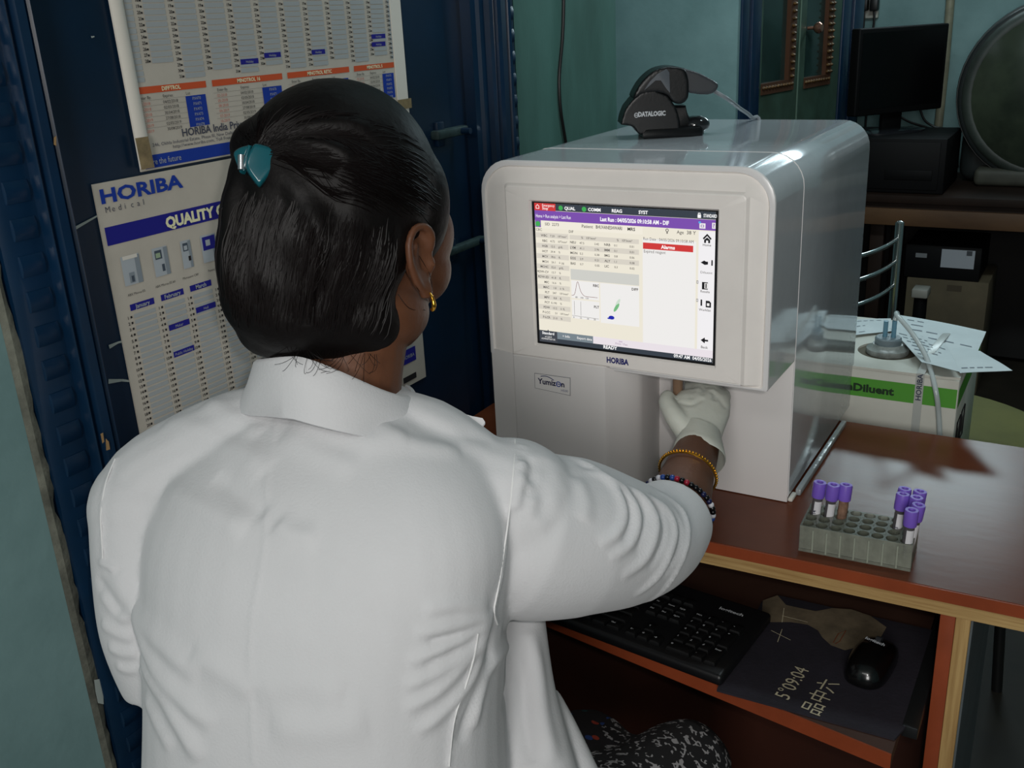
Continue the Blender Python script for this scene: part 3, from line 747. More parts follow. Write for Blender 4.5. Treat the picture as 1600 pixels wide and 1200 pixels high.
zmin = min(p[1] for p in body); body = [(x, z-zmin+.002) for x, z in body]
solid(body, O-en*.020, .056, 'body', cr, sc_m, .0016, 4)
b = MB(); b.text('DATALOGIC', O+ex*(spx(440,497)[0])+ey*(spx(440,497)[1]-zmin+.002)+en*.0086, ex, ey, .0066, ink(190,192,196), 'L', .05, .0395)
q = O+ex*spx(426,487)[0]+ey*(spx(426,487)[1]-zmin+.002)+en*.0088
b.tube([q+ex*(.0026*math.cos(t))+ey*(.0030*math.sin(t)) for t in np.linspace(0,6.283,15)[:-1]], .0007, ink(190,192,196), 6, closed=True); b.tube([q-ex*.002, q+ex*.002], .0006, ink(190,192,196), 6)
b.build('lettering', cr)
b = MB()
foot = [(spx(x,560)[0], y) for x, y in ((470,-.045),(820,-.045),(900,-.035),(922,-.01),(922,.02),(900,.04),(830,.05),(470,.05))]
rings = []
for h, k in ((0,.97),(.002,1.0),(.007,1.0),(.012,.93),(.014,.8)):
    cx = np.mean([f[0] for f in foot]); rings.append([O+ex*(cx+(f[0]-cx)*k)+en*(f[1]*k*.72-.024)+ey*h for f in foot])
b.loft(rings, sc_m); b.build('foot', cr, 40)
b = MB(); c_ = spx(865,565); b.ell(O+ex*c_[0]+ey*.014-en*.02, (.022,.020,.013), sc_g, [ex, en, ey], 20, 12); b.build('pivot_foot', cr)
b = MB(); c_ = outl([(705,430),(790,425),(800,470),(822,520),(828,600),(740,615),(735,540)]); c_ = [(x, z-zmin+.002) for x, z in c_]; b.pillow(c_, O-en*.022, ex, ey, .034, sc_m, .3, 4); b.build('hinge_block', cr, 30)
sn = thing('barcode_scanner', O+ey*.03, 'black handheld barcode scanner lying nose down in the cradle on the analyser', 'scanner')
P = outl([(405,372),(425,315),(470,245),(540,180),(620,147),(700,143),(765,158),(790,200),(800,270),(800,335),(785,385),(740,410),(690,398),(640,345),(560,330),(470,345)])
P = [(x, z-zmin+.002) for x, z in P]
solid(smooth2(P,3), O-en*.021, .058, 'head', sn, sc_m, .0018, 14)
b = MB(); P = outl([(480,310),(520,250),(575,195),(640,160),(660,185),(665,330),(640,300),(600,240),(560,240)]); P = [(x, z-zmin+.002) for x, z in P]
b.pillow(P, O+en*.0070, ex, ey, .006, mat('scanner_side_grey', (84,88,94), 0.35), .3, 3); b.build('side_plate', sn, 30)
P = outl([(765,160),(800,166),(870,186),(945,222),(1012,262),(1020,288),(1004,318),(965,343),(900,346),(845,338),(800,328),(775,280)]); P = [(x, z-zmin+.002) for x, z in P]
solid(smooth2(P,3), O-en*.021, .036, 'handle', sn, sc_gr, .0016, 14)
b = MB(); cb_ = mat('grey_cable', (120,126,130), 0.35)
q0 = spx(1010,318); s0 = O+ex*q0[0]+ey*(q0[1]-zmin)-en*.02
pts = [s0, s0+ex*.018-ey*.011, s0+ex*.040-ey*.026-en*.006, s0+ex*.062-ey*.040-en*.012, V3((0,0,0)), V3((0,0,0))]
pts[3] = on(2, TOP+.006, 1174, 183); pts[2] = (pts[1]+pts[3])/2; pts[4] = pts[3]+V3((.012,.02,-.03)); pts[5] = pts[4]+V3((.01,.015,-.25))
b.tube(catmull(pts,6), .0030, cb_, 8); b.build('cable', sn)

# ------------------------------------------------------------------ keyboard, mouse, mouse mat on the tray
kb_m = mat('keyboard_black', (18,18,20), 0.38); key_m = mat('keycap_black', (13,13,14), 0.45, bump=0.05, bscale=300); leg_m = ink(200,202,206)
KC, KF = V3((.386,.061,0)), V3((.381,-.095,0))
kx = unit(V3((1,-.12,0))); ky = unit(V3((.12,1,0)))
KO = V3((.3835,-.097,TZ))-kx*.452                       # front left corner
kbd = thing('keyboard', KO+kx*.226+ky*.08, 'black full-size computer keyboard on the pull-out tray under the desk', 'keyboard')
kp = lambda p: KO+kx*p[0]+ky*p[1]+Z_*(p[2]+p[1]*.06)
b = MB(); b.box((0,0,.001), (.452,.160,.018), kb_m, .006, 3, M=kp); b.build('case', kbd, 40)
gx = .0187
def key(b, u, v, wu=1.0, hv=1.0, lab=None):
    x0, y0 = .012+u*gx, .014+v*gx; x1, y1 = x0+wu*gx-.0026, y0+hv*gx-.0026
    rings = []
    for k, h in ((0,.0165),(.0003,.0205),(.0016,.0225),(.0022,.0228)):
        rings.append([kp((x0+k,y0+k,h)), kp((x1-k,y0+k,h)), kp((x1-k,y1-k,h)), kp((x0+k,y1-k,h))])
    b.loft(rings, key_m)
    if lab: b.text(lab, kp((x0+.003,y1-.0075,.0230)), kx, ky, .0042 if len(lab) < 3 else .0030, leg_m, 'L', .02)
b = MB()
r0 = ['`','1','2','3','4','5','6','7','8','9','0','-','=']
for i, c in enumerate(r0): key(b, i, 4, lab=c)
key(b, 13, 4, 2, lab='\u2190')
key(b, 0, 3, 1.5, lab='Tab')
for i, c in enumerate('QWERTYUIOP[]'): key(b, 1.5+i, 3, lab=c)
key(b, 13.5, 3, 1.5, lab='\\'); key(b, 0, 2, 1.75, lab='Caps')
for i, c in enumerate("ASDFGHJKL;'"): key(b, 1.75+i, 2, lab=c)
key(b, 12.75, 2, 2.25, lab='Enter'); key(b, 0, 1, 2.25, lab='Shift')
for i, c in enumerate('ZXCVBNM,./'): key(b, 2.25+i, 1, lab=c)
key(b, 12.25, 1, 2.75, lab='Shift')
for u, wu, t in ((0,1.25,'Ctrl'),(1.25,1.25,'Win'),(2.5,1.25,'Alt'),(3.75,6.25,None),(10,1.25,'Alt'),(11.25,1.25,'Fn'),(12.5,1.25,None),(13.75,1.25,'Ctrl')): key(b, u, 0, wu, lab=t)
for i in range(3): key(b, 15.4+i, 4, lab=('Ins','Home','PgUp')[i]); key(b, 15.4+i, 3, lab=('Del','End','PgDn')[i]); key(b, 15.4+i, 0, lab='\u2190\u2193\u2192'[i])
key(b, 16.4, 1, lab='\u2191')
for j, row in enumerate(('0','123','456','789')):
    if j == 0: key(b, 18.8, 0, 2, lab='0'); key(b, 20.8, 0, lab='.')
    else:
        for i, c in enumerate(row): key(b, 18.8+i, j, lab=c)
for i, c in enumerate(('Num','/','*','-')): key(b, 18.8+i, 4, lab=c)
key(b, 21.8, 2, 1, 2, lab='+'); key(b, 21.8, 0, 1, 2, lab='Enter')
for i in range(12): key(b, i*1.22+1.2, 5.3, 1, .8, lab='F%d' % (i+1))
key(b, 0, 5.3, 1, .8, lab='Esc')
for i in range(3): key(b, 15.4+i, 5.3, 1, .8)
b.build('keys', kbd, 30)
b = MB(); b.text('logitech', kp((.385,.130,.0187)), kx, ky, .0062, ink(190,192,196), 'L', .03, .036); b.build('brand_lettering', kbd)
# mouse mat
mat_m = mat('mouse_mat_cloth', (40,36,46), 0.8, var=0.25, vscale=14, bump=0.15, bscale=200); mat_e = ink(30,28,34); tan = mat('mat_print_tan', (122,108,86), 0.8, var=0.3, vscale=30); pale = ink(186,176,150)
MZ = TZ+.0035
def mp_(px, py, d=0.0): return on(2, MZ+.0004+d, px, py)
cor = [mp_(1130,1050), mp_(1120,1077), mp_(1398,1154), mp_(1440,1108), mp_(1462,985), mp_(1218,930), mp_(1190,940)]
cor = [V3((p[0],p[1],0)) for p in cor]
mm = MB(); cm = sum(cor)/len(cor)
mm.loft([[p+Z_*(TZ+.0004) for p in cor], [p+Z_*MZ for p in cor]], mat_m)
blob = [(1192,938),(1215,930),(1228,945),(1250,950),(1275,955),(1300,950),(1330,952),(1360,962),(1385,980),(1375,998),(1345,1010),(1320,1016),(1298,1008),(1285,996),(1278,985),(1262,976),(1235,972),(1205,972),(1190,966)]
mm.add([mp_(x,y,.0002) for x,y in blob], [tuple(range(len(blob)))], tan)
def stroke(P, r=.0011, mt=pale): mm.tube([mp_(x,y,.0004) for x,y in P], r, mt, 5, flat=.3, up=Z_)
tx = unit(mp_(1262,1032)-mp_(1222,1088)); ty = np.cross(Z_, tx)
mm.text('5\u00b009:04', mp_(1232,1094,.0007), tx, ty, .020, pale, 'L', 0, .072)
mm.text('\u54c1\u4e2d\u516d', mp_(1278,1118,.0007), tx, ty, .021, pale, 'L', 0, .074)
stroke([(1205,985),(1235,1000)], .0005); stroke([(1222,983),(1215,1003)], .0005); stroke([(1222,972),(1225,950)], .0006); stroke([(1222,962),(1262,972)], .0006)
stroke([(1302,1004),(1310,990),(1322,985),(1312,1002),(1305,1006)], .0007, ink(110,60,40))
om = mm.build('mouse_mat'); tag(om, 'dark worn mouse mat with pale printed characters on the pull-out tray', 'mat')
# mouse
MC = on(2, TZ+.012, 1362, 1035)
ms = thing('mouse', (MC[0],MC[1],MZ), 'black computer mouse lying on the dark mouse mat', 'mouse')
my = unit(V3((.10,1,0))); mx = np.cross(my, Z_)
b = MB(); rings = []
for h, k, l in ((.0005,.90,.94),(.003,.99,.99),(.010,1.0,1.0),(.018,.95,.96),(.026,.80,.84),(.032,.55,.62),(.0355,.25,.3),(.036,.02,.02)):
    rings.append([V3((MC[0],MC[1],MZ+h*(1.0 if math.sin(t) < .2 else 1-.25*math.sin(t))))+mx*(.031*k*math.copysign(abs(math.cos(t))**.8, math.cos(t)))*(1-.12*math.cos(2*t))+my*(.0525*l*math.copysign(abs(math.sin(t))**.9, math.sin(t))) for t in np.linspace(0,2*math.pi,36)[:-1]])
b.loft(rings, mat('mouse_black', (10,10,11), 0.22, coat=0.4)); b.build('shell', ms, 60)
b = MB(); b.tube([V3((MC[0],MC[1],MZ+.020))+my*.026+Z_*.007*0+mx*(.0035*k)+Z_*.0035 for k in (-1,1)], .0085, sc_gr, 16); b.build('scroll_wheel', ms)
b = MB(); lx = unit(V3((1,-.25,0))); b.text('logitech', V3((MC[0],MC[1],MZ+.0372))+my*.004, lx, np.cross(Z_,lx), .0062, ink(200,204,210), 'C', .03, .026); b.build('brand_lettering', ms)

# ------------------------------------------------------------------ tube rack with nine purple-capped tubes
RX0, RX1, RY0, RY1, RH = .447, .581, -.004, .062, .036
rk_m = mat('frosted_acrylic', (164,168,154), 0.32, spec=0.4, var=0.2, vscale=40, alpha=0.55); rk_d = mat('rack_hole', (110,114,102), 0.4, alpha=0.6)
rk_e = mat('rack_rib', (152,158,144), 0.3)
rot = .045
def rp(p):
    x, y = p[0]-(RX0+RX1)/2, p[1]-(RY0+RY1)/2
    return V3(((RX0+RX1)/2+x*math.cos(rot)-y*math.sin(rot), (RY0+RY1)/2+.006+x*math.sin(rot)+y*math.cos(rot), p[2]))
rk = thing('tube_rack', rp(((RX0+RX1)/2,(RY0+RY1)/2,DZ)), 'translucent grey plastic test tube rack at the front edge of the desk', 'rack')
NX, NY = 8, 4
cx = lambda i: RX0+(i+.5)*(RX1-RX0)/NX
cy = lambda j: RY0+(j+.5)*(RY1-RY0)/NY
b = MB()                                                # block: outer wall, ribs between cells, floor
b.box((RX0,RY0,DZ), (RX1,RY1,DZ+.004), rk_m, M=rp)
t = .0022
for y0, y1 in ((RY0,RY0+t),(RY1-t,RY1)): b.box((RX0,y0,DZ+.004), (RX1,y1,DZ+RH), rk_m, .0006, 1, M=rp)
for x0, x1 in ((RX0,RX0+t),(RX1-t,RX1)): b.box((x0,RY0+t,DZ+.004), (x1,RY1-t,DZ+RH), rk_m, M=rp)
b.build('block', rk, 30)
b = MB(); rh = .0072                                    # top plate with round wells
for i in range(NX):
    for j in range(NY):
        x0, x1, y0, y1 = RX0+i*(RX1-RX0)/NX, RX0+(i+1)*(RX1-RX0)/NX, RY0+j*(RY1-RY0)/NY, RY0+(j+1)*(RY1-RY0)/NY
        n = 24; out_ = []; in_ = []
        for k in range(n):
            a = 2*math.pi*k/n; c, s = math.cos(a), math.sin(a); q = min((x1-x0)/2/max(abs(c),1e-6), (y1-y0)/2/max(abs(s),1e-6))
            out_.append(rp((cx(i)+q*c, cy(j)+q*s, DZ+RH+.0004))); in_.append(rp((cx(i)+rh*c, cy(j)+rh*s, DZ+RH+.0004)))
        b.loft([out_, in_, [p_-Z_*.031 for p_ in in_]], rk_d, False, False)
b.build('well_plate', rk, 30)
b = MB()
for i in range(1, NX):
    for yy in (RY0-.0004,): b.tube([rp((RX0+i*(RX1-RX0)/NX,yy,DZ+.002)), rp((RX0+i*(RX1-RX0)/NX,yy,DZ+RH-.004))], .0012, rk_e, 8)
b.build('rib', rk, 40)
cap_m = mat('purple_cap', (122,92,196), 0.4, sss=0.1); cap_h = mat('cap_recess', (40,24,84), 0.6); tub_m = mat('tube_plastic', (150,146,150), 0.12, spec=0.6, trans=0.75, ior=1.2); lab_m = mat('tube_label', (216,214,218), 0.6); smear = mat('blood_smear', (150,116,96), 0.35, var=0.4, vscale=120); pen = ink(60,60,80)
def make_tube(label, writing, opaque=False):
    t_ = thing('sample_tube', (0,0,0), label, 'test tube', 'purple-capped sample tubes in the rack')
    b = MB(); b.lathe([(.001,.0),(.004,.001),(.0058,.004),(.0062,.008),(.0062,.060),(.0055,.060),(.0055,.009),(.003,.004)], (0,0,0), smear if opaque else tub_m, n=20); b.build('glass', t_)
    b = MB(); b.lathe([(.0060,.054),(.0078,.0545),(.0082,.057),(.0082,.0735),(.0076,.0755),(.0044,.0755),(.0040,.0748),(.0038,.069)], (0,0,0), cap_m, n=24, cap1=False); b.lathe([(.0040,.0695),(.0038,.0697)], (0,0,0), cap_h, n=16); b.build('cap', t_)
    if not opaque:
        b = MB(); n = 12; a0, a1 = math.radians(255), math.radians(345); r_ = .0065
        rings = []
        vs = []; fs = []
        for h in (.012,.050):
            for k in range(n): a = a0+(a1-a0)*k/(n-1); vs.append((r_*math.cos(a), r_*math.sin(a), h))
        for k in range(n-1): fs.append((k,k+1,n+k+1,n+k))
        b.add(vs, fs, lab_m)
        am = (a0+a1)/2-.15; rad = V3((math.cos(am),math.sin(am),0)); tan_ = V3((-math.sin(am),math.cos(am),0))
        b.text(writing, rad*.0068+Z_*.018-tan_*.001, Z_, -tan_, .0044, pen, 'L', 0.02)
        b.build('label', t_)
    return t_
TP = [(1281.6,753,'tube with white label, leftmost of three at the left of the rack','MCV 14',0,(0,2)),
      (1302.8,756.8,'tube with scribbled label, middle of three at the left of the rack','Asha',0,(1,2)),
      (1325,755,'tube smeared beige without label, third from the left end of the rack','',1,(2,2)),
      (1422,759.6,'tube rearmost in the crowded right end of the rack, behind another','4021',0,(6,3)),
      (1418.4,768,'tube with white label at the left edge of the crowded right end','W213',0,(6,2)),
      (1445,765,'tube at the far right back of the rack','55',0,(7,3)),
      (1432.5,776.5,'tube in the middle of the crowded right end of the rack','18',0,(7,2)),
      (1436,788,'second tube from the front at the right end of the rack','7',0,(7,1)),
      (1425,796.6,'tube frontmost at the right end of the rack, long handwritten label','2207',0,(7,0))]
tubes = []
for x, y, lb, wr, op, cell in TP:
    t_ = make_tube('purple-capped '+lb, wr, bool(op))
    P = rp((cx(cell[0]), cy(cell[1]), DZ+.0042)); t_.location = tuple(P)
    top_ = on(2, DZ+.0797, x, y)-P; top_[2] = 0; k_ = min(1, .0085/max(1e-6, np.linalg.norm(top_))); ax_ = unit(top_*k_+Z_*.0755)
    t_.rotation_euler = Vector(Z_).rotation_difference(Vector(ax_)).to_euler()

# ------------------------------------------------------------------ round yellow table, diluent carton, papers, hose
tb = thing('side_table', (.45,.80,0), 'low round olive-yellow side table behind the desk under the white carton', 'table')
olive = mat('olive_table', (104,102,46), 0.7, var=0.3, vscale=5, col2=(84,84,36))
b = MB(); b.lathe([(.27,.575),(.288,.580),(.293,.590),(.288,.598),(.282,.600),(.001,.600)], (.45,.80,0), olive, n=48, cap1=False); b.build('table_top', tb)
for a in (.4, 1.97, 3.54, 5.11):
    b = MB(); b.tube([(.45+.2*math.cos(a),.80+.2*math.sin(a),.58), (.45+.24*math.cos(a),.80+.24*math.sin(a),.0)], .011, mat('dark_steel', (60,62,62), 0.35, 0.8), 12); b.build('leg', tb)
BX0, BX1, BY0, BY1, BZ0, BZ1 = .268, .567, .500, .790, .600, .831
card = mat('white_carton', (206,206,196), 0.7, var=0.06, vscale=8); grn = ink(86,156,60); ctxt = ink(40,60,40); strap = mat('clear_strap', (196,200,196), 0.25, alpha=0.75); cdark = mat('carton_inside', (90,84,70), 0.8)
bxo = thing('reagent_carton', ((BX0+BX1)/2,(BY0+BY1)/2,BZ0), 'white carton with a green band beside the analyser, a hose coming out of its top', 'box')
b = MB()
HX, HY, HRx = .437, .600, .049                           # punched hole in the lid
b.box((BX0,BY0,BZ0), (BX1,BY1,BZ1-.004), card, .003)
n = 40
outer = []; inner = []
for k in range(n):
    a = 2*math.pi*k/n; c, s = math.cos(a), math.sin(a)
    inner.append(V3((HX+HRx*c, HY+HRx*s, BZ1)))
    tx_ = min(((BX1-HX)/c if c > 1e-6 else (BX0-HX)/c if c < -1e-6 else 9), ((BY1-HY)/s if s > 1e-6 else (BY0-HY)/s if s < -1e-6 else 9))
    outer.append(V3((HX+tx_*c, HY+tx_*s, BZ1)))
b.loft([[p-Z_*.0042 for p in outer], outer, inner, [p-Z_*.0040 for p in inner]], card, False, False)
b.add([p-Z_*.0038 for p in inner], [tuple(range(n))], cdark)
zb0, zb1 = .779, .812
gd = .0006
b.quad([(BX0,BY0-gd,zb0),(BX1-.002,BY0-gd,zb0),(BX1-.002,BY0-gd,zb1),(BX0,BY0-gd,zb1)], grn)
b.quad([(BX1+gd,BY0+.002,zb0),(BX1+gd,BY1,zb0),(BX1+gd,BY1,zb1),(BX1+gd,BY0+.002,zb1)], grn)
P = on(1, BY0-gd, 1317, 602)
b.text('InDiluent', (on(1,BY0,1318,600)[0], BY0-.0012, .7885), X_, Z_, .0135, ctxt, 'L', .045, .082)
for k in range(2):
    y = BY0+.045+k*.055
    b.tube([V3((BX1+.0008,y-.02,.69)), V3((BX1+.0008,y+.02,.69)), V3((BX1+.0008,y+.02,.745)), V3((BX1+.0008,y-.02,.745))], .0014, i_blk, 4, closed=True)
    b.quad([(BX1+.0009,y-.008,.70),(BX1+.0009,y+.008,.70),(BX1+.0009,y+.006,.73),(BX1+.0009,y-.006,.73)], i_blk)
b.build('carton', bxo, 30)
b = MB(); sx = on(1, BY0, 1435, 620)[0]
b.box((sx-.0065,BY0-.0016,BZ0), (sx+.0065,BY0-.0008,BZ1+.001), strap); b.tube([(sx,BY0-.001,BZ1+.001),(sx+.004,BY0+.06,BZ1+.018),(sx+.01,BY0+.17,BZ1+.016),(sx+.014,BY1,BZ1+.001)], .0062, strap, 8, flat=.08, up=Z_)
b.text('HORIBA', (sx+.0040,BY0-.0022,.786), Z_, -X_, .0085, ink(60,66,84), 'L', .02, .046)
b.build('packing_strap', bxo)
cc = thing('reagent_bottle', (HX,HY,BZ1-.04), 'grey-capped reagent bottle neck rising through the hole in the white carton', 'bottle')
BB = BZ1-.040
b = MB(); b.lathe([(.034,.0365),(.036,.040),(.035,.046),(.027,.050),(.025,.054)], (HX,HY,BB), mat('frosted_bottle', (150,156,152), 0.3, var=.3, vscale=60), n=28); b.build('neck', cc)
b = MB(); b.lathe([(.021,.0505),(.022,.052),(.022,.064),(.020,.066),(.001,.066)], (HX,HY,BB), mat('grey_cap', (110,124,130), 0.4, bump=.3, bscale=200), n=28, cap1=False); b.build('cap', cc)
b = MB(); fit_m = mat('blue_tube_fitting', (96,140,160), 0.3)
b.lathe([(.004,.066),(.004,.094)], (HX-.006,HY,BB), fit_m, n=12); b.lathe([(.004,.066),(.004,.096)], (HX+.008,HY,BB), fit_m, n=12); b.build('tube_fitting', cc)
hose_m = mat('clear_hose', (186,196,196), 0.15, spec=0.7, alpha=0.8)
b = MB(); hp0 = V3((HX+.008,HY,BB+.0965))
pts = [hp0, hp0+Z_*.012+X_*.003, on(2,BZ1+.074,1402,493), on(2,BZ1+.05,1426,522), on(2,BZ1+.02,1448,560), on(1,BY0-.012,1462,610), on(1,BY0-.010,1467,650), on(1,BY0-.012,1469,700)]
b.tube(catmull(pts,8), .0042, hose_m, 10)
tag(b.build('hose'), 'clear plastic hose arching out of the bottle and down over the front of the carton', 'hose')
sheet_m = mat('printed_paper', (202,212,214), 0.7, var=.05, vscale=12); prn = ink(120,130,140)
def sheet(name, px, z, label, bend=0.004, lines=6, zz=None):
    P = [on(2, z if zz is None else zz[i], x, y) for i, (x, y) in enumerate(px)]
    b = MB(); n = 10
    def S(u, v): 
        p = lerp(lerp(P[0],P[1],u), lerp(P[3],P[2],u), v); return p + Z_*bend*(math.sin(3.1*u+1.2*v)*.6+math.sin(5*v-u*2)*.4)
    vs = [S(i/n,j/n) for j in range(n+1) for i in range(n+1)]
    fs = [(j*(n+1)+i, j*(n+1)+i+1, (j+1)*(n+1)+i+1, (j+1)*(n+1)+i) for j in range(n) for i in range(n)]
    b.add(vs, fs, sheet_m)
    bt = [v-Z_*.0006 for v in vs]; b.add(bt, [tuple(reversed(f)) for f in fs], sheet_m)
    rnd = random.Random(len(name)+int(px[0][0]))
    for k in range(lines):
        v = .15+.7*k/max(1,lines-1); u = .08+.1*rnd.random()
        while u < .9:
            l = .05+.12*rnd.random(); u1 = min(.92, u+l)
            q = [S(u+(u1-u)*t_, v)+Z_*.0006 for t_ in (0,.5,1)]; q2 = [S(u+(u1-u)*t_, v+.025)+Z_*.0006 for t_ in (1,.5,0)]
            b.add(q+q2, [tuple(range(6))], prn); u = u1+.03+.05*rnd.random()
            if rnd.random() < .3: break
    o = b.build('paper_sheet', smooth=60); return tag(o, label, 'paper', 'printed sheets lying on the carton')
sheet('a', [(1404,492),(1541,517),(1524,558),(1390,535)], BZ1+.010, 'large printed sheet at the back of the carton top, its far corner turned up', .004, 5)
sheet('b', [(1468,536),(1532,548),(1582,578),(1500,583)], BZ1+.010, 'white sheet whose pointed corner sticks out past the right side of the carton', .002, 2, [BZ1+.008,BZ1+.012,BZ1+.014,BZ1+.006])
sheet('c', [(1390,512),(1478,536),(1500,580),(1440,566)], BZ1+.016, 'slanted printed sheet leaning beside the bottle neck under the hose', .002, 7)
sheet('d', [(1330,500),(1392,497),(1398,516),(1335,524)], BZ1+.005, 'folded slip of paper on the carton next to the analyser', .002, 3)

# ------------------------------------------------------------------ chrome chair behind the analyser
chrome = mat('chrome', (200,204,204), 0.12, 0.95)
p1 = at(1406,350,2.42); p1b = V3((p1[0]+.01,p1[1]-.01,0))
dv = unit(V3((.33,.94,0))); nv = V3((-dv[1],dv[0],0))
p2 = p1-dv*.36
ch = thing('steel_chair', ((p1[0]+p2[0])/2,(p1[1]+p2[1])/2,0), 'chrome tube chair with curved back rungs in the dark behind the analyser', 'chair')
for q in (p1, p2):
    b = MB(); b.tube([q, q-Z_*.25, V3((q[0],q[1],.44))+nv*.005, V3((q[0],q[1],0.0))-nv*.03], .0105, chrome, 12); b.lathe([(.0105,-.004),(.0105,.004),(.004,.008)], q, chrome, n=12); b.build('back_post', ch)
for q in (p1, p2):
    b = MB(); f = V3((q[0],q[1],.44))+nv*.36; b.tube([f, V3((f[0],f[1],0))+nv*.02], .0085, chrome, 12); b.build('front_leg', ch)
for y0 in (.058, .150, .248):
    a = p1-Z_*(y0*.62)+nv*.002; c = p2-Z_*(y0*.62)+nv*.002
    b = MB(); b.tube(catmull([a, lerp(a,c,.25)-nv*.022, lerp(a,c,.5)-nv*.03, lerp(a,c,.75)-nv*.022, c],6), .0055, chrome, 10); b.build('back_rung', ch)
b = MB(); c = (p1+p2)/2; c[2] = .455
b.box((-.185,-.02,-.02), (.185,.36,.02), mat('black_seat', (24,24,26), 0.5), .015, 3, M=lambda p: c+dv*p[0]+nv*(p[1]+.03)+Z_*p[2]); b.build('seat', ch)

# ------------------------------------------------------------------ back table with computer, monitor and the round machine
dw_m = mat('dark_wood', (40,28,22), 0.6, spec=0.2, var=0.3, vscale=6); bw_m = mat('brown_board', (98,70,44), 0.6, var=0.35, vscale=5, col2=(70,48,30), stretch=(.4,1,1))
bt = thing('back_table', (.75,2.9,0), 'dark wooden table along the back wall under the black monitor', 'table')
BTY = 2.62
b = MB(); b.box((-.03,BTY,.722), (1.7,3.2,.75), dw_m, .002); b.build('tabletop', bt)
z1 = on(1,BTY+.01,1400,326)[2]; z0 = on(1,BTY+.01,1400,352)[2]
b = MB(); b.box((-.02,BTY+.02,z1), (1.68,BTY+.05,.722), dw_m); b.build('apron', bt)
b = MB(); b.box((-.02,BTY+.005,z0), (1.68,BTY+.03,z1), bw_m, .002); b.build('front_rail', bt)
for x in (.0, 1.62):
    for y in (BTY+.06, 3.12):
        b = MB(); b.box((x,y,0), (x+.05,y+.05,.722), dw_m, .003); b.build('leg', bt)
b = MB(); b.box((-.6,3.15,.02), (1.66,3.17,.72), mat('table_shade_board', (18,16,15), .8)); b.build('shade_board', bt)  # added near-black board, widened to stand in for shade under the table
pcm = mat('pc_case_black', (10,10,11), 0.6, spec=0.15)
pz = on(1,2.66,1465,217)[2]; px1 = on(1,2.66,1478,250)[0]
pc = thing('desktop_computer', (px1-.2,2.82,.75), 'black flat desktop computer case under the black monitor', 'computer')
b = MB(); b.box((px1-.42,2.66,.752), (px1,3.02,pz), pcm, .004); b.build('case', pc)
b = MB(); b.box((px1-.40,2.656,.765), (px1-.02,2.661,pz-.012), mat('pc_front', (13,13,14), .55, spec=.15), .002); b.box((px1-.20,2.652,.80), (px1-.04,2.657,.835), pcm, .002); b.build('front_bezel', pc)
# monitor
md = unit(V3((.60,.80,0))); mn = np.cross(md, Z_)                        # mn faces the room
mc = at(1412,109,3.6)
mon_ = thing('monitor', (mc[0],mc[1],pz), 'black flat monitor standing on the desktop computer at the back', 'monitor')
wS, hS = .412, .302
mx_ = lambda p: V3(mc)+md*p[0]+mn*p[1]+Z_*p[2]
P_r = at(1481,108,3.02)
sr = .200
b = MB(); b.box((-wS+sr,-.045,-hS/2), (sr,.0,hS/2), mat('monitor_black', (8,8,9), 0.6, spec=0.2), .006, 3, M=mx_); b.build('case', mon_)
b = MB(); b.box((-wS+sr+.016,.0002,-hS/2+.024), (sr-.016,.0012,hS/2-.016), mat('monitor_dark_screen', (6,6,7), 0.3, spec=.4), M=mx_); b.build('screen', mon_)
b = MB(); b.box((-.045+sr-wS/2,-.05,pz+.008-mc[2]), (.045+sr-wS/2,-.03,-hS/2+.06), pcm, .004, M=mx_); b.build('stand_neck', mon_)
b = MB(); c0 = mx_((sr-wS/2,-.02,0)); c0[2] = pz
b.loft([[c0+md*(.135*k*math.cos(t))+mn*(.075*k*math.sin(t))+Z_*h for t in np.linspace(0,6.283,33)[:-1]] for h, k in ((.0005,1),(.006,1),(.011,.85),(.014,.3))], sc_g); b.build('stand_base', mon_)
b = MB()
for pts in ([(1400,178),(1420,190),(1450,200),(1478,210),(1494,220),(1496,262)], [(1438,172),(1445,188),(1460,198),(1480,203),(1494,219),(1496,262)]):
    b.tube(catmull([on(1,3.10,x,y) for x,y in pts],6), .0045, blackp, 8)
tag(b.build('monitor_cable'), 'pair of black cables drooping to the right below the black monitor', 'cable')
# wall conduit and socket
b = MB(); b.tube([on(1,3.222,1488,-60), on(1,3.222,1485,0), on(1,3.222,1476,110), on(1,3.222,1466,200), on(1,3.222,1452,330)], .016, mat('pvc_conduit', (140,138,116), 0.5, var=.2, vscale=20), 12)
tag(b.build('conduit'), 'pale vertical conduit on the back wall beside the monitor', 'pipe')
so = on(1,3.236,1356,8)
b = MB(); b.box((so[0]-.075,3.215,so[2]-.05), (so[0]+.045,3.239,so[2]+.10), mat('socket_white', (176,176,166), .5), .004)
tag(b.build('wall_socket'), 'pale wall socket above the monitor', 'socket')
for i, (px, lb) in enumerate(((1350,'black plug with hanging cord, left one in the pale wall socket'),(1366,'black plug with hanging cord, right one in the pale wall socket'))):
    q = on(1,3.19,px,8); pg = thing('power_plug', q, lb, 'plug', 'plugs in the wall socket')
    b = MB(); b.box((q[0]-.016,3.175,q[2]-.022), (q[0]+.016,3.2145,q[2]+.03), blackp, .006); b.build('plug_body', pg)
    b = MB(); b.tube(catmull([q+Z_*-.015, q-Z_*.06+X_*.004, q-Z_*.16, q-Z_*.5, V3((q[0],3.2,.78))],5), .0045, blackp, 8); b.build('cord', pg)
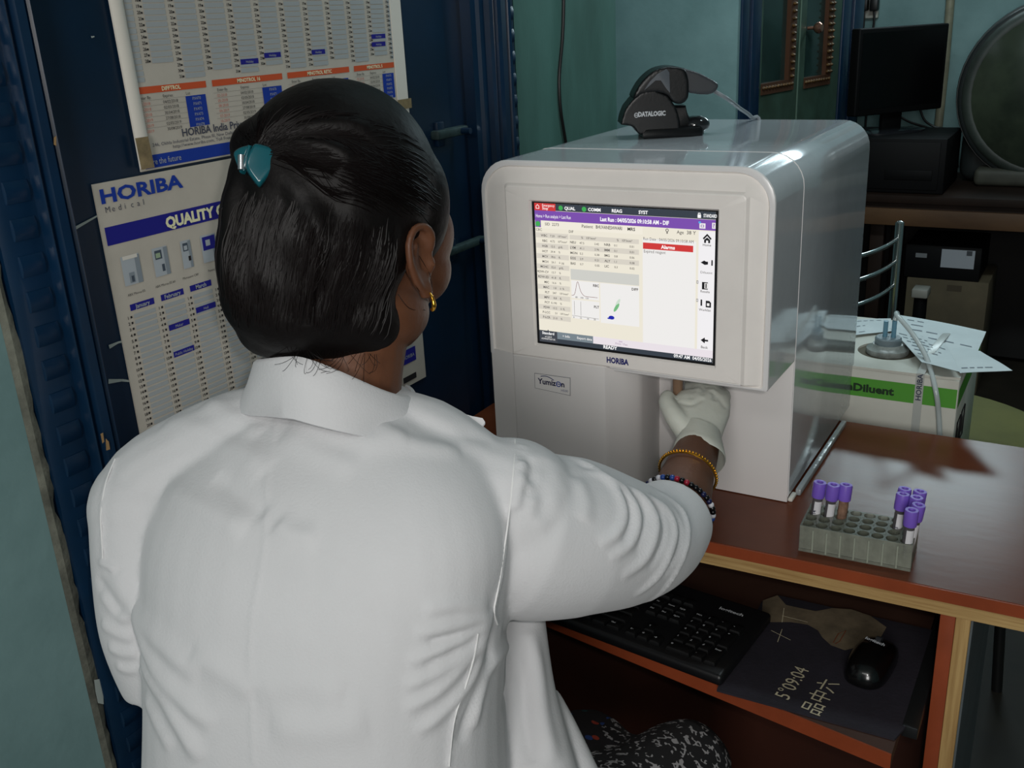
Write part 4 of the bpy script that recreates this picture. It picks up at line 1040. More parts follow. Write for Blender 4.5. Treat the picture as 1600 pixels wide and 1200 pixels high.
# round machine
rm_c = at(1650,144,3.45); ax = unit(V3((CAM[0]-rm_c[0], CAM[1]-rm_c[1], 0.12))); ra = .306
rm = thing('drum_machine', (rm_c[0],rm_c[1],.75), 'large round dusty drum-shaped machine with a dark glassy front at the right edge', 'machine')
drum_m = mat('drum_dark', (34,38,38), 0.4); rimm = mat('drum_rim', (64,72,66), 0.5, var=.6, vscale=5, col2=(30,36,32)); dome_m = mat('drum_dusty_glass', (62,70,56), 0.22, spec=.6, var=.5, vscale=4, col2=(30,36,30))
b = MB(); b.lathe([(ra*.9,-.25),(ra*1.02,-.20),(ra*1.06,-.05),(ra*1.04,.0)], rm_c, drum_m, ax, 48); b.build('body', rm, 50)
b = MB(); b.lathe([(ra*1.035,-.01),(ra*1.03,.006),(ra*1.01,.012),(ra*.985,.014)], rm_c, drum_m, ax, 48, False, False); b.lathe([(ra*.99,.010),(ra*.97,.026),(ra*.93,.034),(ra*.88,.036),(ra*.84,.030)], rm_c, rimm, ax, 48, False, False); b.build('rim', rm, 60)
b = MB(); b.lathe([(ra*.88,.034),(ra*.80,.045),(ra*.55,.072),(ra*.3,.085),(ra*.001,.09)], rm_c, dome_m, ax, 48, False, False); b.build('glass_front', rm, 60)
b = MB(); b.box((on(1,2.95,1500,230)[0],2.95,.7505), (rm_c[0]+.30,3.19,.98), drum_m, .05, 4); b.build('casing', rm)
b = MB(); b.box((on(1,2.87,1519,290)[0],2.87,.7505), (rm_c[0]+.30,3.19,.815), mat('machine_base', (76,76,66), .6, var=.3, vscale=8), .02, 3); b.build('base', rm)
# under the back table
fy = 2.72
q0, q1 = on(1,fy,1416,381), on(1,fy,1530,432)
cx1 = on(1,fy,1538,505)
ct = thing('cardboard_box', ((q0[0]+q1[0])/2,fy+.15,0), 'brown cardboard box standing on the floor under the back table', 'box')
kraft = mat('kraft_card', (92,82,62), .8, var=.2, vscale=6)
zt_ = on(1,fy,1420,433)[2]
b = MB(); b.box((on(1,fy,1414,470)[0],fy,0), (cx1[0],fy+.3,zt_), kraft, .003); u_ = on(1,fy-.001,1480,445); v_ = on(1,fy-.001,1502,456)
b.quad([(u_[0],fy-.001,v_[2]),(v_[0],fy-.001,v_[2]),(v_[0],fy-.001,u_[2]),(u_[0],fy-.001,u_[2])], ink(70,62,50)); b.build('carton', ct)
bb = thing('black_box', ((q0[0]+q1[0])/2,fy+.15,zt_), 'black box with white labels lying on the cardboard box under the back table', 'box')
b = MB(); b.box((q0[0],fy,zt_+.0005), (q1[0],fy+.28,q0[2]), mat('black_carton', (12,12,13), .6, spec=.15), .003); b.build('carton', bb)
b = MB()
for (xa,ya,xb,yb_), mt in (((1472,389,1521,421),ink(150,154,160)),((1431,395,1448,403),ink(110,112,114)),((1511,392,1519,400),ink(70,72,76))):
    u_, v_ = on(1,fy-.0015,xa,ya), on(1,fy-.0015,xb,yb_); dd = .0012 if xa == 1511 else 0
    b.quad([(u_[0],fy-.0015-dd,v_[2]),(v_[0],fy-.0015-dd,v_[2]),(v_[0],fy-.0015-dd,u_[2]),(u_[0],fy-.0015-dd,u_[2])], mt)
b.build('label', bb)
q = on(1,2.45,1438,456)
dv2 = thing('adapter', (q[0],2.5,0), 'small grey adapter box on a dark pedestal in front of the cardboard box', 'adapter')
b = MB(); b.box((q[0]-.028,2.44,q[2]-.022), (q[0]+.026,2.51,q[2]+.010), mat('grey_adapter', (138,136,128), .5), .006); b.build('case', dv2)
b = MB(); b.lathe([(.05,.0),(.05,.01),(.026,.03),(.022,q[2]-.0225)], (q[0],2.475,0), pcm, n=20); b.build('pedestal', dv2)
# window high on the back wall, out of frame to the right
w1 = thing('window_1', (.24,3.2,1.92), 'narrow daylit ventilator window high on the back wall, outside the frame', 'window', kind='structure')
b = MB()
for lo, hi in (((-.19,3.19,1.92),(.68,3.245,1.96)),((-.19,3.19,2.12),(.68,3.245,2.16)),((-.19,3.19,1.96),(-.15,3.245,2.12)),((.64,3.19,1.96),(.68,3.245,2.12))): b.box(lo, hi, blue, .003)
b.build('window_frame', w1)
b = MB(); b.box((-.15,3.22,1.96), (.64,3.232,2.12), mat('bright_pane', (215,240,255), .4, emit=5.0)); b.build('pane', w1)

# ------------------------------------------------------------------ person
skin = mat('brown_skin', (104,66,44), 0.5, var=0.15, vscale=14, bump=0.12, bscale=180, sss=0.08, col2=(88,54,36))
lipm = mat('lips', (110,56,50), 0.45); eye_w = mat('eye_white', (220,214,206), 0.2); eye_d = mat('eye_dark', (24,14,10), 0.1)
hair_m = mat('black_hair', (13,9,9), 0.55, spec=0.22, bump=0.25, bscale=90, var=0.3, vscale=20, stretch=(1,1,1))
hair_s = mat('hair_strand', (15,10,10), 0.5, spec=0.25)
cotton = mat('white_cotton', (208,208,210), 0.85, spec=0.2, var=0.035, vscale=5, bump=0.12, bscale=400, sheen=0.15)
piping = mat('white_stitching', (220,220,220), 0.8)
latex = mat('latex_glove', (206,208,198), 0.5, var=0.05, vscale=20, bump=0.12, bscale=90, sss=0.05)
goldm = mat('gold', (230,170,60), 0.18, 0.95)

# body axes: she sits turned a little to the right of the viewer's line of sight, leaning towards the analyser
fa = math.radians(-31.26+18)
Fb = V3((math.sin(fa), math.cos(fa), 0)); Rb = V3((math.cos(fa), -math.sin(fa), 0)); Ub = Z_
NB = V3((.111,-.453,1.083))
SECS = [(-.60,-.13,0,.20,.17),(-.50,-.13,0,.193,.165),(-.40,-.115,0,.183,.150),(-.30,-.095,0,.177,.140),(-.2,-.07,0,.178,.134),(-.12,-.045,0,.182,.124),(-.07,-.026,.0,.158,.105),(-.038,-.012,0,.112,.082),(-.012,-.002,0,.062,.056)]
def smooth_secs(secs):
    A = np.array(secs, float); o = []
    for i in range(len(A)-1):
        p0, p1, p2, p3 = A[max(i-1,0)], A[i], A[i+1], A[min(i+2,len(A)-1)]
        for t in np.linspace(0, 1, 6, endpoint=False): o.append(0.5*((2*p1)+(-p0+p2)*t+(2*p0-5*p1+4*p2-p3)*t*t+(-p0+3*p1-3*p2+p3)*t**3))
    return o+[A[-1]]
def torso(mb, mt, grow=0.0, secs=SECS):
    rings = []
    Sm = smooth_secs(secs)
    for z, fw, rt, a, b_ in Sm:
        c = NB+Ub*z+Fb*fw+Rb*rt; ring_ = []
        for k in range(40):
            t = 2*math.pi*k/40; ct, st_ = math.cos(t), math.sin(t)
            ring_.append(c+Rb*(a+grow)*math.copysign(abs(ct)**.86,ct)+Fb*(b_+grow)*math.copysign(abs(st_)**.86,st_))
        rings.append(ring_)
    mb.loft(rings, mt)
def px_tube(mb, pts, mt, grow=0.0, n=16, sub=4):
    P = [at(x,y,d) for x,y,d,r in pts]; R_ = [r+grow for *_, r in pts]
    C_ = catmull(P, sub); rr = np.interp(np.linspace(0,len(P)-1,len(C_)), range(len(P)), R_)
    mb.tube(C_, list(rr), mt, n)
TRAP_R = [(548,672,.955,.046),(655,704,.955,.052),(735,756,.955,.052),(785,778,.955,.058),(800,785,.955,.060)]
TRAP_L = [(515,668,.955,.048),(385,690,.975,.052),(262,745,.985,.052),(228,790,.985,.052)]
ARM_L = [(229,800,.985,.055),(229,890,.980,.0515),(238,985,.985,.049),(264,1062,1.0,.0445)]
HIPS = NB+Ub*-.55+Fb*-.10

person = thing('person', (HIPS[0],HIPS[1],0), 'person in a white lab coat seated back turned, gloved hand reaching into the analyser', 'person')

# head frame
ha = math.radians(-31.26+30); hp_ = math.radians(-12)
Fh = V3((math.sin(ha)*math.cos(hp_), math.cos(ha)*math.cos(hp_), math.sin(hp_))); Rh = V3((math.cos(ha),-math.sin(ha),0)); Uh = np.cross(Rh, Fh)
HC = at(551,356,.935)
hd = lambda x, y, z: HC+Rh*x+Fh*y+Uh*z
AXH = [Rh, Fh, Uh]
# arm joints
SH_R = at(800,775,.955); EL = at(1030,862,1.095); WR = at(1093,693,1.268)
def hand(mb, mt, g=0.0):
    wa = unit(CR*1.0+CF*.12); nb = unit(CU*.25-CF)                        # across the palm, and out of the back of the hand
    up_ = unit(np.cross(nb, wa)); 
    if up_@CU < 0: up_ = -up_
    rings = []
    for (x,y,d,a,b_) in ((1093,706,1.255,.026,.021),(1093,690,1.268,.0265,.020),(1093,672,1.281,.032,.021),(1095,652,1.294,.0375,.0215),(1096,634,1.306,.0385,.021),(1097,620,1.315,.036,.019),(1098,611,1.322,.030,.014)):
        c = at(x,y,d); rings.append([c+wa*(a+g)*math.cos(t)+nb*(b_+g)*math.copysign(abs(math.sin(t))**.8,math.sin(t)) for t in np.linspace(0,2*math.pi,25)[:-1]])
    mb.loft(rings, mt)
    fr = .0088+g
    F = [ # index, middle, ring, little: knuckle, first joint, second joint, tip
        [(1077,632,1.304),(1078,612,1.330),(1071,607,1.346),(1064,613,1.342)],
        [(1091,619,1.310),(1092,600,1.336),(1082,598,1.358),(1070,610,1.358)],
        [(1110,620,1.310),(1112,602,1.336),(1100,602,1.360),(1084,614,1.360)],
        [(1127,632,1.306),(1131,618,1.326),(1120,616,1.346),(1103,624,1.350)]]
    for i, f in enumerate(F):
        rr = [fr*1.12, fr*1.05, fr*.95, fr*.82] if i < 3 else [fr*1.0, fr*.92, fr*.84, fr*.74]
        P = [at(*p) for p in f]; C_ = catmull(P,5); mb.tube(C_, list(np.interp(np.linspace(0,3,len(C_)), range(4), rr)), mt, 12)
        mb.ell(P[-1], (rr[3],)*3, mt, nu=12, nv=8); mb.ell(P[0], (rr[0]*1.1,)*3, mt, nu=12, nv=8)
    T_ = [(1072,674,1.274,.0145),(1057,654,1.280,.0130),(1047,639,1.288,.0110),(1042,628,1.296,.0098),(1043,621,1.302,.0088)]
    P = [at(x,y,d) for x,y,d,r in T_]; C_ = catmull(P,5); mb.tube(C_, list(np.interp(np.linspace(0,4,len(C_)), range(5), [r+g for *_, r in T_])), mt, 12)
    mb.ell(P[-1], (.0088+g,)*3, mt, nu=12, nv=8)

b = MB()
torso(b, skin, -.016)
px_tube(b, TRAP_R, skin, -.012); px_tube(b, TRAP_L, skin, -.012)
b.tube(catmull([SH_R, lerp(SH_R,EL,.5), EL], 5), list(np.linspace(.049,.040,11)), skin, 16)
b.ell(EL, (.041,.041,.041), skin)
b.tube(catmull([EL, at(1052,815,1.125), at(1073,748,1.195), WR, at(1093,680,1.275)], 5), list(np.interp(np.linspace(0,4,21), range(5), [.041,.0405,.0325,.0255,.025])), skin, 18)
hand(b, skin, -.0018)
ELb_L = at(272,1075,1.005); WR_L = V3((.165,-.40,.66))
px_tube(b, ARM_L, skin, -.010); b.tube(catmull([ELb_L, lerp(ELb_L,WR_L,.5), WR_L], 4), list(np.linspace(.038,.026,9)), skin, 14)
hl = unit(WR_L-ELb_L)                                                      # left hand rests on the lap
b.tube([WR_L, WR_L+hl*.045+Rb*.01, WR_L+hl*.085+Rb*.02], [.028,.036,.030], skin, 14, flat=.5, up=Z_)
for k in range(4):
    o_ = WR_L+hl*.085+Rb*(-.004+.016*k)-np.cross(hl,Z_)*.0
    b.tube(catmull([o_, o_+hl*.03+Z_*-.004, o_+hl*(.052+.006*(k in (1,2)))-Z_*.016],4), [.0088]*4+[.008]*4+[.007], skin, 10)
b.tube(catmull([WR_L+hl*.03+Rb*.03, WR_L+hl*.06+Rb*.052, WR_L+hl*.085+Rb*.058],4), [.011]*5+[.009]*4, skin, 10)
b.tube([at(530,650,.955), at(545,570,.945), at(556,470,.935)], [.058,.052,.054], skin, 20)      # neck
# head
b.ell(hd(0,-.012,.030), (.075,.095,.090), skin, AXH, 32, 20)
b.ell(hd(0,.026,-.035), (.064,.070,.078), skin, AXH, 28, 16)
b.ell(hd(0,.052,-.088), (.044,.042,.036), skin, AXH, 24, 12)
b.ell(hd(0,.074,-.106), (.022,.020,.018), skin, AXH, 16, 10)
for s in (-1,1):
    b.ell(hd(.044*s,.054,-.038), (.028,.032,.033), skin, AXH, 20, 12)         # cheek
    b.ell(hd(.054*s,.046,-.004), (.021,.036,.036), skin, AXH, 20, 12)         # temple
    b.ell(hd(.050*s,.010,-.078), (.020,.042,.030), skin, AXH, 20, 12)         # jaw
    b.ell(hd(.030*s,.084,.024), (.024,.011,.010), skin, AXH, 16, 10)          # brow
    b.ell(hd(.031*s,.0775,.002), (.0135,.0125,.0125), skin, AXH, 16, 10)      # eye
    b.ell(hd(.012*s,.100,-.040), (.009,.010,.008), skin, AXH, 12, 8)          # nostril wing
b.tube(catmull([hd(0,.088,.014), hd(0,.101,-.010), hd(0,.112,-.034), hd(0,.098,-.046)],4), list(np.interp(np.linspace(0,3,13),range(4),[.008,.009,.011,.009])), skin, 12)
for z, r_ in ((-.066,.0068),(-.078,.0078)): b.ell(hd(0,.091,z), (.024,.012,r_), skin, AXH, 20, 10)
for s in (-1,1):                                                           # ears
    e0 = hd(.074*s,.000,-.026); eo = unit(Rh*s+Fh*-.38); ef = unit(Fh*1.0+Rh*s*.38+Uh*.22); eu = unit(np.cross(eo,ef)); eu = eu if eu@Uh > 0 else -eu
    ep = lambda f_, u_, o_: e0+ef*f_+eu*u_+eo*o_
    b.ell(ep(-.002,.002,.006), (.016,.0285,.0045), skin, [ef,eu,eo], 20, 10)
    rim = [ep(.010,.004,.005), ep(.013,.018,.010), ep(.006,.030,.014), ep(-.008,.032,.017), ep(-.018,.021,.019), ep(-.019,.003,.018), ep(-.013,-.014,.015), ep(-.004,-.026,.010)]
    b.tube(catmull(rim,5), .0042, skin, 10)
    anti = [ep(-.006,.019,.011), ep(-.0105,.006,.0125), ep(-.007,-.009,.0115), ep(.000,-.014,.010)]
    b.tube(catmull(anti,5), .0033, skin, 10)
    b.ell(ep(.0005,-.027,.008), (.0080,.0095,.0050), skin, [ef,eu,eo], 16, 10)
    b.ell(ep(.010,-.004,.009), (.0045,.0070,.0045), skin, [ef,eu,eo], 12, 8)
    if s > 0: EARLOBE = ep(.001,-.033,.0125); EARX = (ef, eu, eo)
# legs
KN_R = V3((.355,-.145,.470)); KN_L = V3((.10,-.16,.505))
HP_R, HP_L = HIPS+Rb*.09+Ub*.02, HIPS-Rb*.09+Ub*.02
for hp__, kn in ((HP_R,KN_R),(HP_L,KN_L)):
    an_ = V3((kn[0]+.01,kn[1]-.03,.09))
    b.tube(catmull([hp__, lerp(hp__,kn,.5)-Ub*.008, kn],4), list(np.linspace(.078,.056,9)), skin, 16)
    b.tube(catmull([kn, lerp(kn,an_,.35)-Fb*.012, an_, an_-Ub*.05],4), list(np.interp(np.linspace(0,3,13),range(4),[.055,.052,.034,.036])), skin, 14)
    b.tube([an_-Ub*.055-Fb*.03, an_-Ub*.058+Fb*.05, an_-Ub*.062+Fb*.15], [.036,.038,.024], skin, 14, flat=.72, up=Z_)
body_me = remesh(b, 'body', .0032, 2, [skin, lipm, eye_w, eye_d])
A_ = co(body_me); Nn = nrm(body_me)
cen = np.empty(len(body_me.polygons)*3); body_me.polygons.foreach_get('center', cen); cen = cen.reshape(-1,3)
loc = np.stack([(cen-HC)@Rh, (cen-HC)@Fh, (cen-HC)@Uh], 1); mi = np.zeros(len(cen), int)
lp_ = (abs(loc[:,0]) < .022) & (loc[:,1] > .088) & (loc[:,2] < -.060) & (loc[:,2] > -.084); mi[lp_] = 1
for s in (-1,1):
    d2_ = ((loc[:,0]-.031*s)/.012)**2 + ((loc[:,2]-.002)/.0058)**2; f_ = (d2_ < 1) & (loc[:,1] > .075); mi[f_] = 2
    d3_ = ((loc[:,0]-.031*s)**2+(loc[:,2]-.002)**2) < .0054**2; mi[d3_ & f_] = 3
body_me.polygons.foreach_set('material_index', mi.tolist())
PL = V3(person.matrix_world.translation)
def attach(me, name, parent):
    a = co(me)-PL; setco(me, a); return link(name, me, parent, PL)
body_tree = bvh(body_me)
attach(body_me, 'body', person)

# glove on the right hand
b = MB(); hand(b, latex, .0012)
P = [at(1093,700,1.258), at(1092,708,1.250), at(1091,716,1.243)]
cuff = MB()
gm = remesh(b, 'glove', .0026, 2, [latex])
a = co(gm); n_ = nrm(gm); tr_ = bvh(gm)
for pts, w_, am in (([(1052,684),(1075,676),(1105,682),(1125,700)],.0022,.0014),([(1054,690),(1078,682),(1106,689),(1122,708)],.0020,.0012),([(1110,610),(1135,640),(1140,670)],.004,-.0016),([(1060,628),(1080,632),(1100,622)],.003,-.0018),([(1100,606),(1098,618)],.003,-.0015),([(1118,612),(1116,626)],.003,-.0015),([(1082,608),(1080,624)],.003,-.0015)):
    fold(a, n_, [hit(tr_,x,y) for x,y in pts], w_, am)
setco(gm, a)
glove = attach(gm, 'glove', person); tag(glove, 'pale latex glove on the right hand')
b = MB(); rings = []                                                       # flaring rolled cuff of the glove
wdir = unit(at(1093,680,1.275)-at(1090,725,1.238)); u1 = unit(np.cross(wdir, CF)); u2 = np.cross(wdir, u1)
for (x,y,d,r0) in ((1094,676,1.279,.0265),(1094,690,1.268,.0285),(1093,702,1.258,.0315),(1092,712,1.250,.0335),(1092,714,1.249,.0325),(1093,702,1.258,.0300),(1094,690,1.268,.0270)):
    c = at(x,y,d); rings.append([c+u1*(r0*math.cos(t))*1.0+u2*(r0*math.sin(t))+wdir*(.006*math.cos(t*1.0+.6)+.002*math.sin(3*t)) for t in np.linspace(0,2*math.pi,33)[:-1]])
b.loft(rings, latex, False, False); b.build('glove_cuff', glove, 60)
# jewellery
b = MB(); c = at(1074,741,1.203); ad = unit(WR-at(1052,815,1.125)); u1 = unit(np.cross(ad, Z_)); u2 = np.cross(ad,u1)
rb = .0350; tilt = .22
rp_ = lambda t, r=rb: c+u1*r*math.cos(t)+u2*r*math.sin(t)+ad*(tilt*r*math.sin(t-.6))
b.tube([rp_(t) for t in np.linspace(0,2*math.pi,49)[:-1]], .0013, goldm, 8, closed=True)
for t in np.linspace(0,2*math.pi,57)[:-1]: b.ell(rp_(t,rb+.0012)+ad*.0022, (.0016,)*3, goldm, nu=8, nv=6)
tag(b.build('bangle', person), 'gold beaded bangle on the right forearm')
b = MB(); c = at(1057,792,1.149); ad2 = unit(at(1073,748,1.195)-EL); u1 = unit(np.cross(ad2,Z_)); u2 = np.cross(ad2,u1)
beads = [mat('bead_navy',(30,34,70),.25), mat('bead_red',(150,30,52),.25), mat('bead_white',(200,200,206),.25), mat('bead_black',(14,14,18),.25), mat('bead_blue',(40,70,140),.25)]
for k in range(46):
    t = 2*math.pi*k/46; p = c+u1*.0425*math.cos(t)+u2*.0425*math.sin(t)+ad2*(.003*math.sin(t*2))
    b.ell(p, (.0036,)*3, beads[(k*7+k//3) % 5 if k % 3 else 3], nu=10, nv=7)
tag(b.build('bead_bracelet', person), 'dark beaded bracelet with red and white beads at the sleeve end')
b = MB(); ef, eu, eo = EARX
pts = [EARLOBE+eu*.004+eo*.001, EARLOBE+eo*.004-eu*.001, EARLOBE+eo*.005-eu*.007, EARLOBE+eo*.002-eu*.012, EARLOBE-eo*.001-eu*.011]
b.tube(catmull(pts,5), list(np.interp(np.linspace(0,4,21),range(5),[.0008,.0016,.0022,.0017,.0008])), goldm, 10)
tag(b.build('earring', person), 'small gold hoop earring')

# ---- lab coat
b = MB()
torso(b, cotton, 0.0)
px_tube(b, TRAP_R, cotton); px_tube(b, TRAP_L, cotton)
b.ell(at(800,800,.968), (.072,.070,.074), cotton); b.ell(at(772,802,.97), (.07,.07,.07), cotton); b.ell(at(231,797,.985), (.0575,.057,.060), cotton); b.ell(at(262,790,.985), (.056,.056,.056), cotton)
# right sleeve: wide at the armhole, gathered at the elbow, turned in at its end
def sleeve(b, pts, ups=None, turn=.035):
    P = [at(x,y,d) for x,y,d,r in pts]; R_ = [r for *_, r in pts]
    C_ = catmull(P,5); rr = list(np.interp(np.linspace(0,len(P)-1,len(C_)), range(len(P)), R_)); e = unit(C_[-1]-C_[-2])
    C_ += [C_[-1]+e*.0015, C_[-1]-e*.002, C_[-1]-e*turn]; rr += [rr[-1]-.0012, rr[-1]-.0062, rr[-1]-.0085]
    b.tube(C_, rr, cotton, 36)
sleeve(b, [(775,800,.975,.070),(815,832,.985,.0860),(895,838,1.01,.0815),(968,846,1.045,.0690),(1022,842,1.085,.0560),(1052,808,1.128,.0490)])
sleeve(b, ARM_L)
# front panel of the open coat, seen past the waist, and the lower flap
b.tube(catmull([at(800,955,1.06), at(812,1080,1.04), at(838,1200,1.01), at(868,1330,.99)],5), list(np.linspace(.037,.042,16)), cotton, 20)
b.tube(catmull([at(845,1085,1.06), at(874,1140,1.045), at(908,1215,1.03), at(940,1290,1.02)],5), [.012]+[.020]*14+[.02], cotton, 14)
coat_me = remesh(b, 'lab_coat', .0032, 12, [cotton])
a = co(coat_me); n_ = nrm(coat_me); tr_ = bvh(coat_me)
C7 = lambda L: [hit(tr_, 700+x/2, 600+y/2) for x, y in L]
CB = lambda L: [hit(tr_, x/1.6667, 480+y/1.6667) for x, y in L]
# sleeve folds round the elbow
for L, w_, am in (
    ([(375,225),(470,275),(530,340),(548,410),(520,470),(470,500)], .0055, .0042),
    ([(430,270),(520,310),(575,370),(590,430),(565,500),(500,545)], .0050, .0042),
    ([(500,310),(590,345),(640,410),(640,480),(605,550),(540,600)], .0055, .0048),
    ([(590,340),(670,385),(705,450),(690,530),(650,600),(580,660)], .0050, .0042),
    ([(650,335),(725,390),(750,460),(735,540),(690,620),(620,680)], .0045, .0036),
    ([(340,215),(400,290),(430,370),(420,430)], .009, .0030),
    ([(300,230),(300,330),(270,420)], .010, -.0030),
    ([(250,300),(268,360),(255,420)], .007, .0030),
    ([(400,245),(505,300),(560,370),(570,440),(540,490)], .004, -.0030),
    ([(470,290),(560,330),(610,390),(612,460),(580,530)], .004, -.0032),
    ([(560,330),(640,375),(675,440),(665,510),(620,580)], .004, -.0032),
    ([(630,340),(700,395),(728,460),(712,540),(665,610)], .0035, -.0028)): fold(a, n_, C7(L), w_, am)
# puckered shoulder seam
for k in range(7): fold(a, n_, C7([(212,165+k*26),(252,172+k*26)]), .0030, .0013 if k % 2 else -.0009)
fold(a, n_, CB([(1350,340),(1357,400),(1350,470),(1340,530)]), .0065, .0040); fold(a, n_, CB([(1385,390),(1388,440),(1380,500)]), .007, -.0035)
# armpit and side drag lines
for L, w_, am in (
    ([(1285,800),(1230,815),(1150,835),(1080,850)], .0065, .0038), ([(1280,815),(1225,850),(1150,890),(1060,925)], .0065, .0042),
    ([(1275,830),(1220,890),(1140,950),(1050,990)], .0065, .0042), ([(1270,850),(1215,920),(1140,1000),(1050,1050)], .007, .0040),
    ([(1270,780),(1180,775),(1100,790)], .007, .0030), ([(1260,870),(1225,970),(1150,1060),(1080,1110)], .007, .0036),
    ([(1330,840),(1290,920),(1250,1010),(1235,1100)], .008, .0040), ([(1310,830),(1320,930),(1310,1040)], .007, -.0040),
    ([(1280,830),(1275,920),(1235,1030),(1195,1140)], .006, -.0040),
    ([(1380,840),(1400,960),(1415,1080),(1440,1190)], .010, .0040), ([(1350,860),(1360,980),(1370,1100),(1385,1190)], .008, -.0045),
    ([(1250,825),(1190,850),(1110,868)], .004, -.0030), ([(1245,845),(1180,885),(1100,925)], .004, -.0032), ([(1240,870),(1170,930),(1090,975)], .004, -.0032),
    # upper back
    ([(430,300),(540,330),(640,380),(690,430)], .014, .0030), ([(540,250),(610,290),(680,330)], .010, .0028), ([(760,290),(860,330),(960,350),(1060,350)], .012, .0030),
    ([(740,330),(830,380),(930,420)], .012, .0022), ([(720,560),(760,590),(830,600)], .010, .0022), ([(430,470),(540,530),(640,580)], .013, .0028), ([(560,440),(640,500),(690,540)], .010, -.0022),
    ([(1050,260),(1100,300),(1180,330),(1280,345)], .010, -.0025), ([(960,300),(1080,360),(1200,380)], .010, .0024),
    # left lower back
    ([(300,690),(360,780),(430,880),(520,960)], .011, .0035), ([(330,780),(390,900),(470,1010),(560,1090)], .010, .0038), ([(370,900),(420,1000),(480,1100),(530,1180)], .009, .0036), ([(345,830),(400,950),(460,1060)], .006, -.0030),
    ([(380,1010),(410,1080),(450,1150)], .008, .0030), ([(500,900),(600,960),(660,1010)], .012, .0022), ([(660,1000),(780,980),(900,1010)], .016, .0020), ([(700,1090),(820,1100),(960,1080)], .016, .0022),
    # left sleeve
    ([(255,660),(285,675),(300,690)], .004, .0030), ([(250,700),(290,760),(320,800)], .006, -.0025), ([(262,820),(310,850),(352,860)], .006, .0030), ([(280,880),(320,900),(362,900)], .006, .0030), ([(300,930),(340,945),(372,945)], .005, .0028), ([(262,740),(300,790),(340,820)], .006, .0026)): fold(a, n_, CB(L), w_, am*(1.6 if w_ >= .009 else 1.1))
# seams: a fine raised line plus a shallow step
seam_lines = [([(745,245),(722,290),(705,380),(695,450),(690,560),(685,640),(672,720),(655,820),(650,900),(652,1000),(655,1100),(660,1185)], 0),
              ([(370,305),(330,345),(300,395),(275,460),(263,540),(265,600),(268,655)], 1), ([(1342,345),(1338,420),(1328,520),(1315,620),(1300,720),(1287,790),(1296,826)], 1), ([(1245,850),(1235,910),(1215,980),(1190,1050),(1178,1110),(1170,1195)], 1),
              ]
for L, k in seam_lines: fold(a, n_, CB(L), .0022, .0018 if k else .0010, False)
setco(coat_me, a)
n_ = nrm(coat_me)
# broad soft unevenness of cloth
q = np.array([noise.noise((p[0]*9, p[1]*9, p[2]*7)) for p in a]); a = a+n_*(q*.0028)[:,None]; setco(coat_me, a)
tr2 = bvh(coat_me)
coat = attach(coat_me, 'lab_coat', person); tag(coat, 'white short-sleeved cotton lab coat')
H2 = lambda L: [h for h in (hit(tr2, x/1.6667, 480+y/1.6667) for x, y in L) if h is not None]
for L, k in seam_lines:
    P = H2(L)
    if len(P) > 2 and k:
        b = MB(); b.tube([p-unit(ray(*proj(p)[:2]))*.0002 for p in catmull(P,4)], .0009, piping, 6); b.build('seam', coat, 60)
# collar: stand plus folded fall, lower towards the front
NCt = at(524,596,.945)
def collar_pts(th, r, z):
    # th = 0 at the nape, +- towards the front
    return NCt-Fb*math.cos(th)*r+Rb*math.sin(th)*r*1.06+Ub*(z-.021*max(0.0,math.sin(th))**1.5-.004*math.sin(th)+.004*math.sin(th*2.3+1))
b = MB(); ths = np.linspace(-2.35, 2.35, 57)
rings = []
for th in ths:
    f_ = abs(th)/2.35; drop = -.046*f_**1.6; inner = .0605+.004*f_; gap = 1+.25*math.sin(th*4+.5)
    prof_ = [(inner+.004,-.004+drop*.9),(inner,.028+drop),(inner+.001,.040+drop),(inner+.0035,.0435+drop),(inner+.0075,.041+drop),(inner+.0135*gap,.020+drop),(inner+.021*gap+.010*f_,-.008+drop*.85),(inner+.0195*gap+.010*f_,-.0095+drop*.85),(inner+.011*gap,.012+drop),(inner+.007,.010+drop)]
    rings.append([collar_pts(th, r, z) for r, z in prof_])
b.loft(rings, cotton)
b.build('collar', coat, 60)
# pointed lapel tip showing beyond the right shoulder
b = MB(); LT = [at(688,632,.955), at(714,645,.955), at(738,652,.955), at(754,655,.955), at(758,661,.954), at(749,674,.953), at(722,676,.953), at(690,664,.953)]
c_ = sum(LT)/len(LT); nf = unit(-CF*.5+CU)
b.loft([[p-nf*.0012 for p in LT], [p+nf*.0012 for p in LT]], cotton); b.build('lapel_tip', coat, 30)

# ---- hair
b = MB()
b.ell(hd(0,-.022,.034), (.0885,.103,.099), hair_m, AXH, 36, 24)
b.ell(hd(.0,-.045,-.005), (.084,.080,.088), hair_m, AXH, 32, 20)
b.ell(hd(.052,.022,.022), (.034,.040,.058), hair_m, AXH, 24, 16); b.ell(hd(-.052,.022,.022), (.034,.040,.058), hair_m, AXH, 24, 16)
HB_ = at(470,420,.872)
def hell(x, y, d, a_, b_, c_): b.ell(at(x,y,d), (a_,b_,c_), hair_m, [CR,CF,CU], 28, 18)
hell(450,400,.875,.0640,.050,.082); hell(455,455,.880,.0640,.046,.056); hell(432,350,.872,.050,.046,.070); hell(420,295,.872,.036,.040,.050)
hell(520,440,.900,.058,.045,.072); hell(480,505,.895,.052,.040,.033); hell(545,500,.915,.050,.040,.040); hell(425,505,.895,.033,.036,.032); hell(575,470,.925,.030,.040,.055)
hell(570,526,.925,.030,.030,.030)
hell(420,235,.885,.034,.040,.030)
hair_me = remesh(b, 'hair', .0040, 6, [hair_m])
a = co(hair_me); n_ = nrm(hair_me); ht = bvh(hair_me)
HH = lambda L: [hit(ht,x,y) for x,y in L]
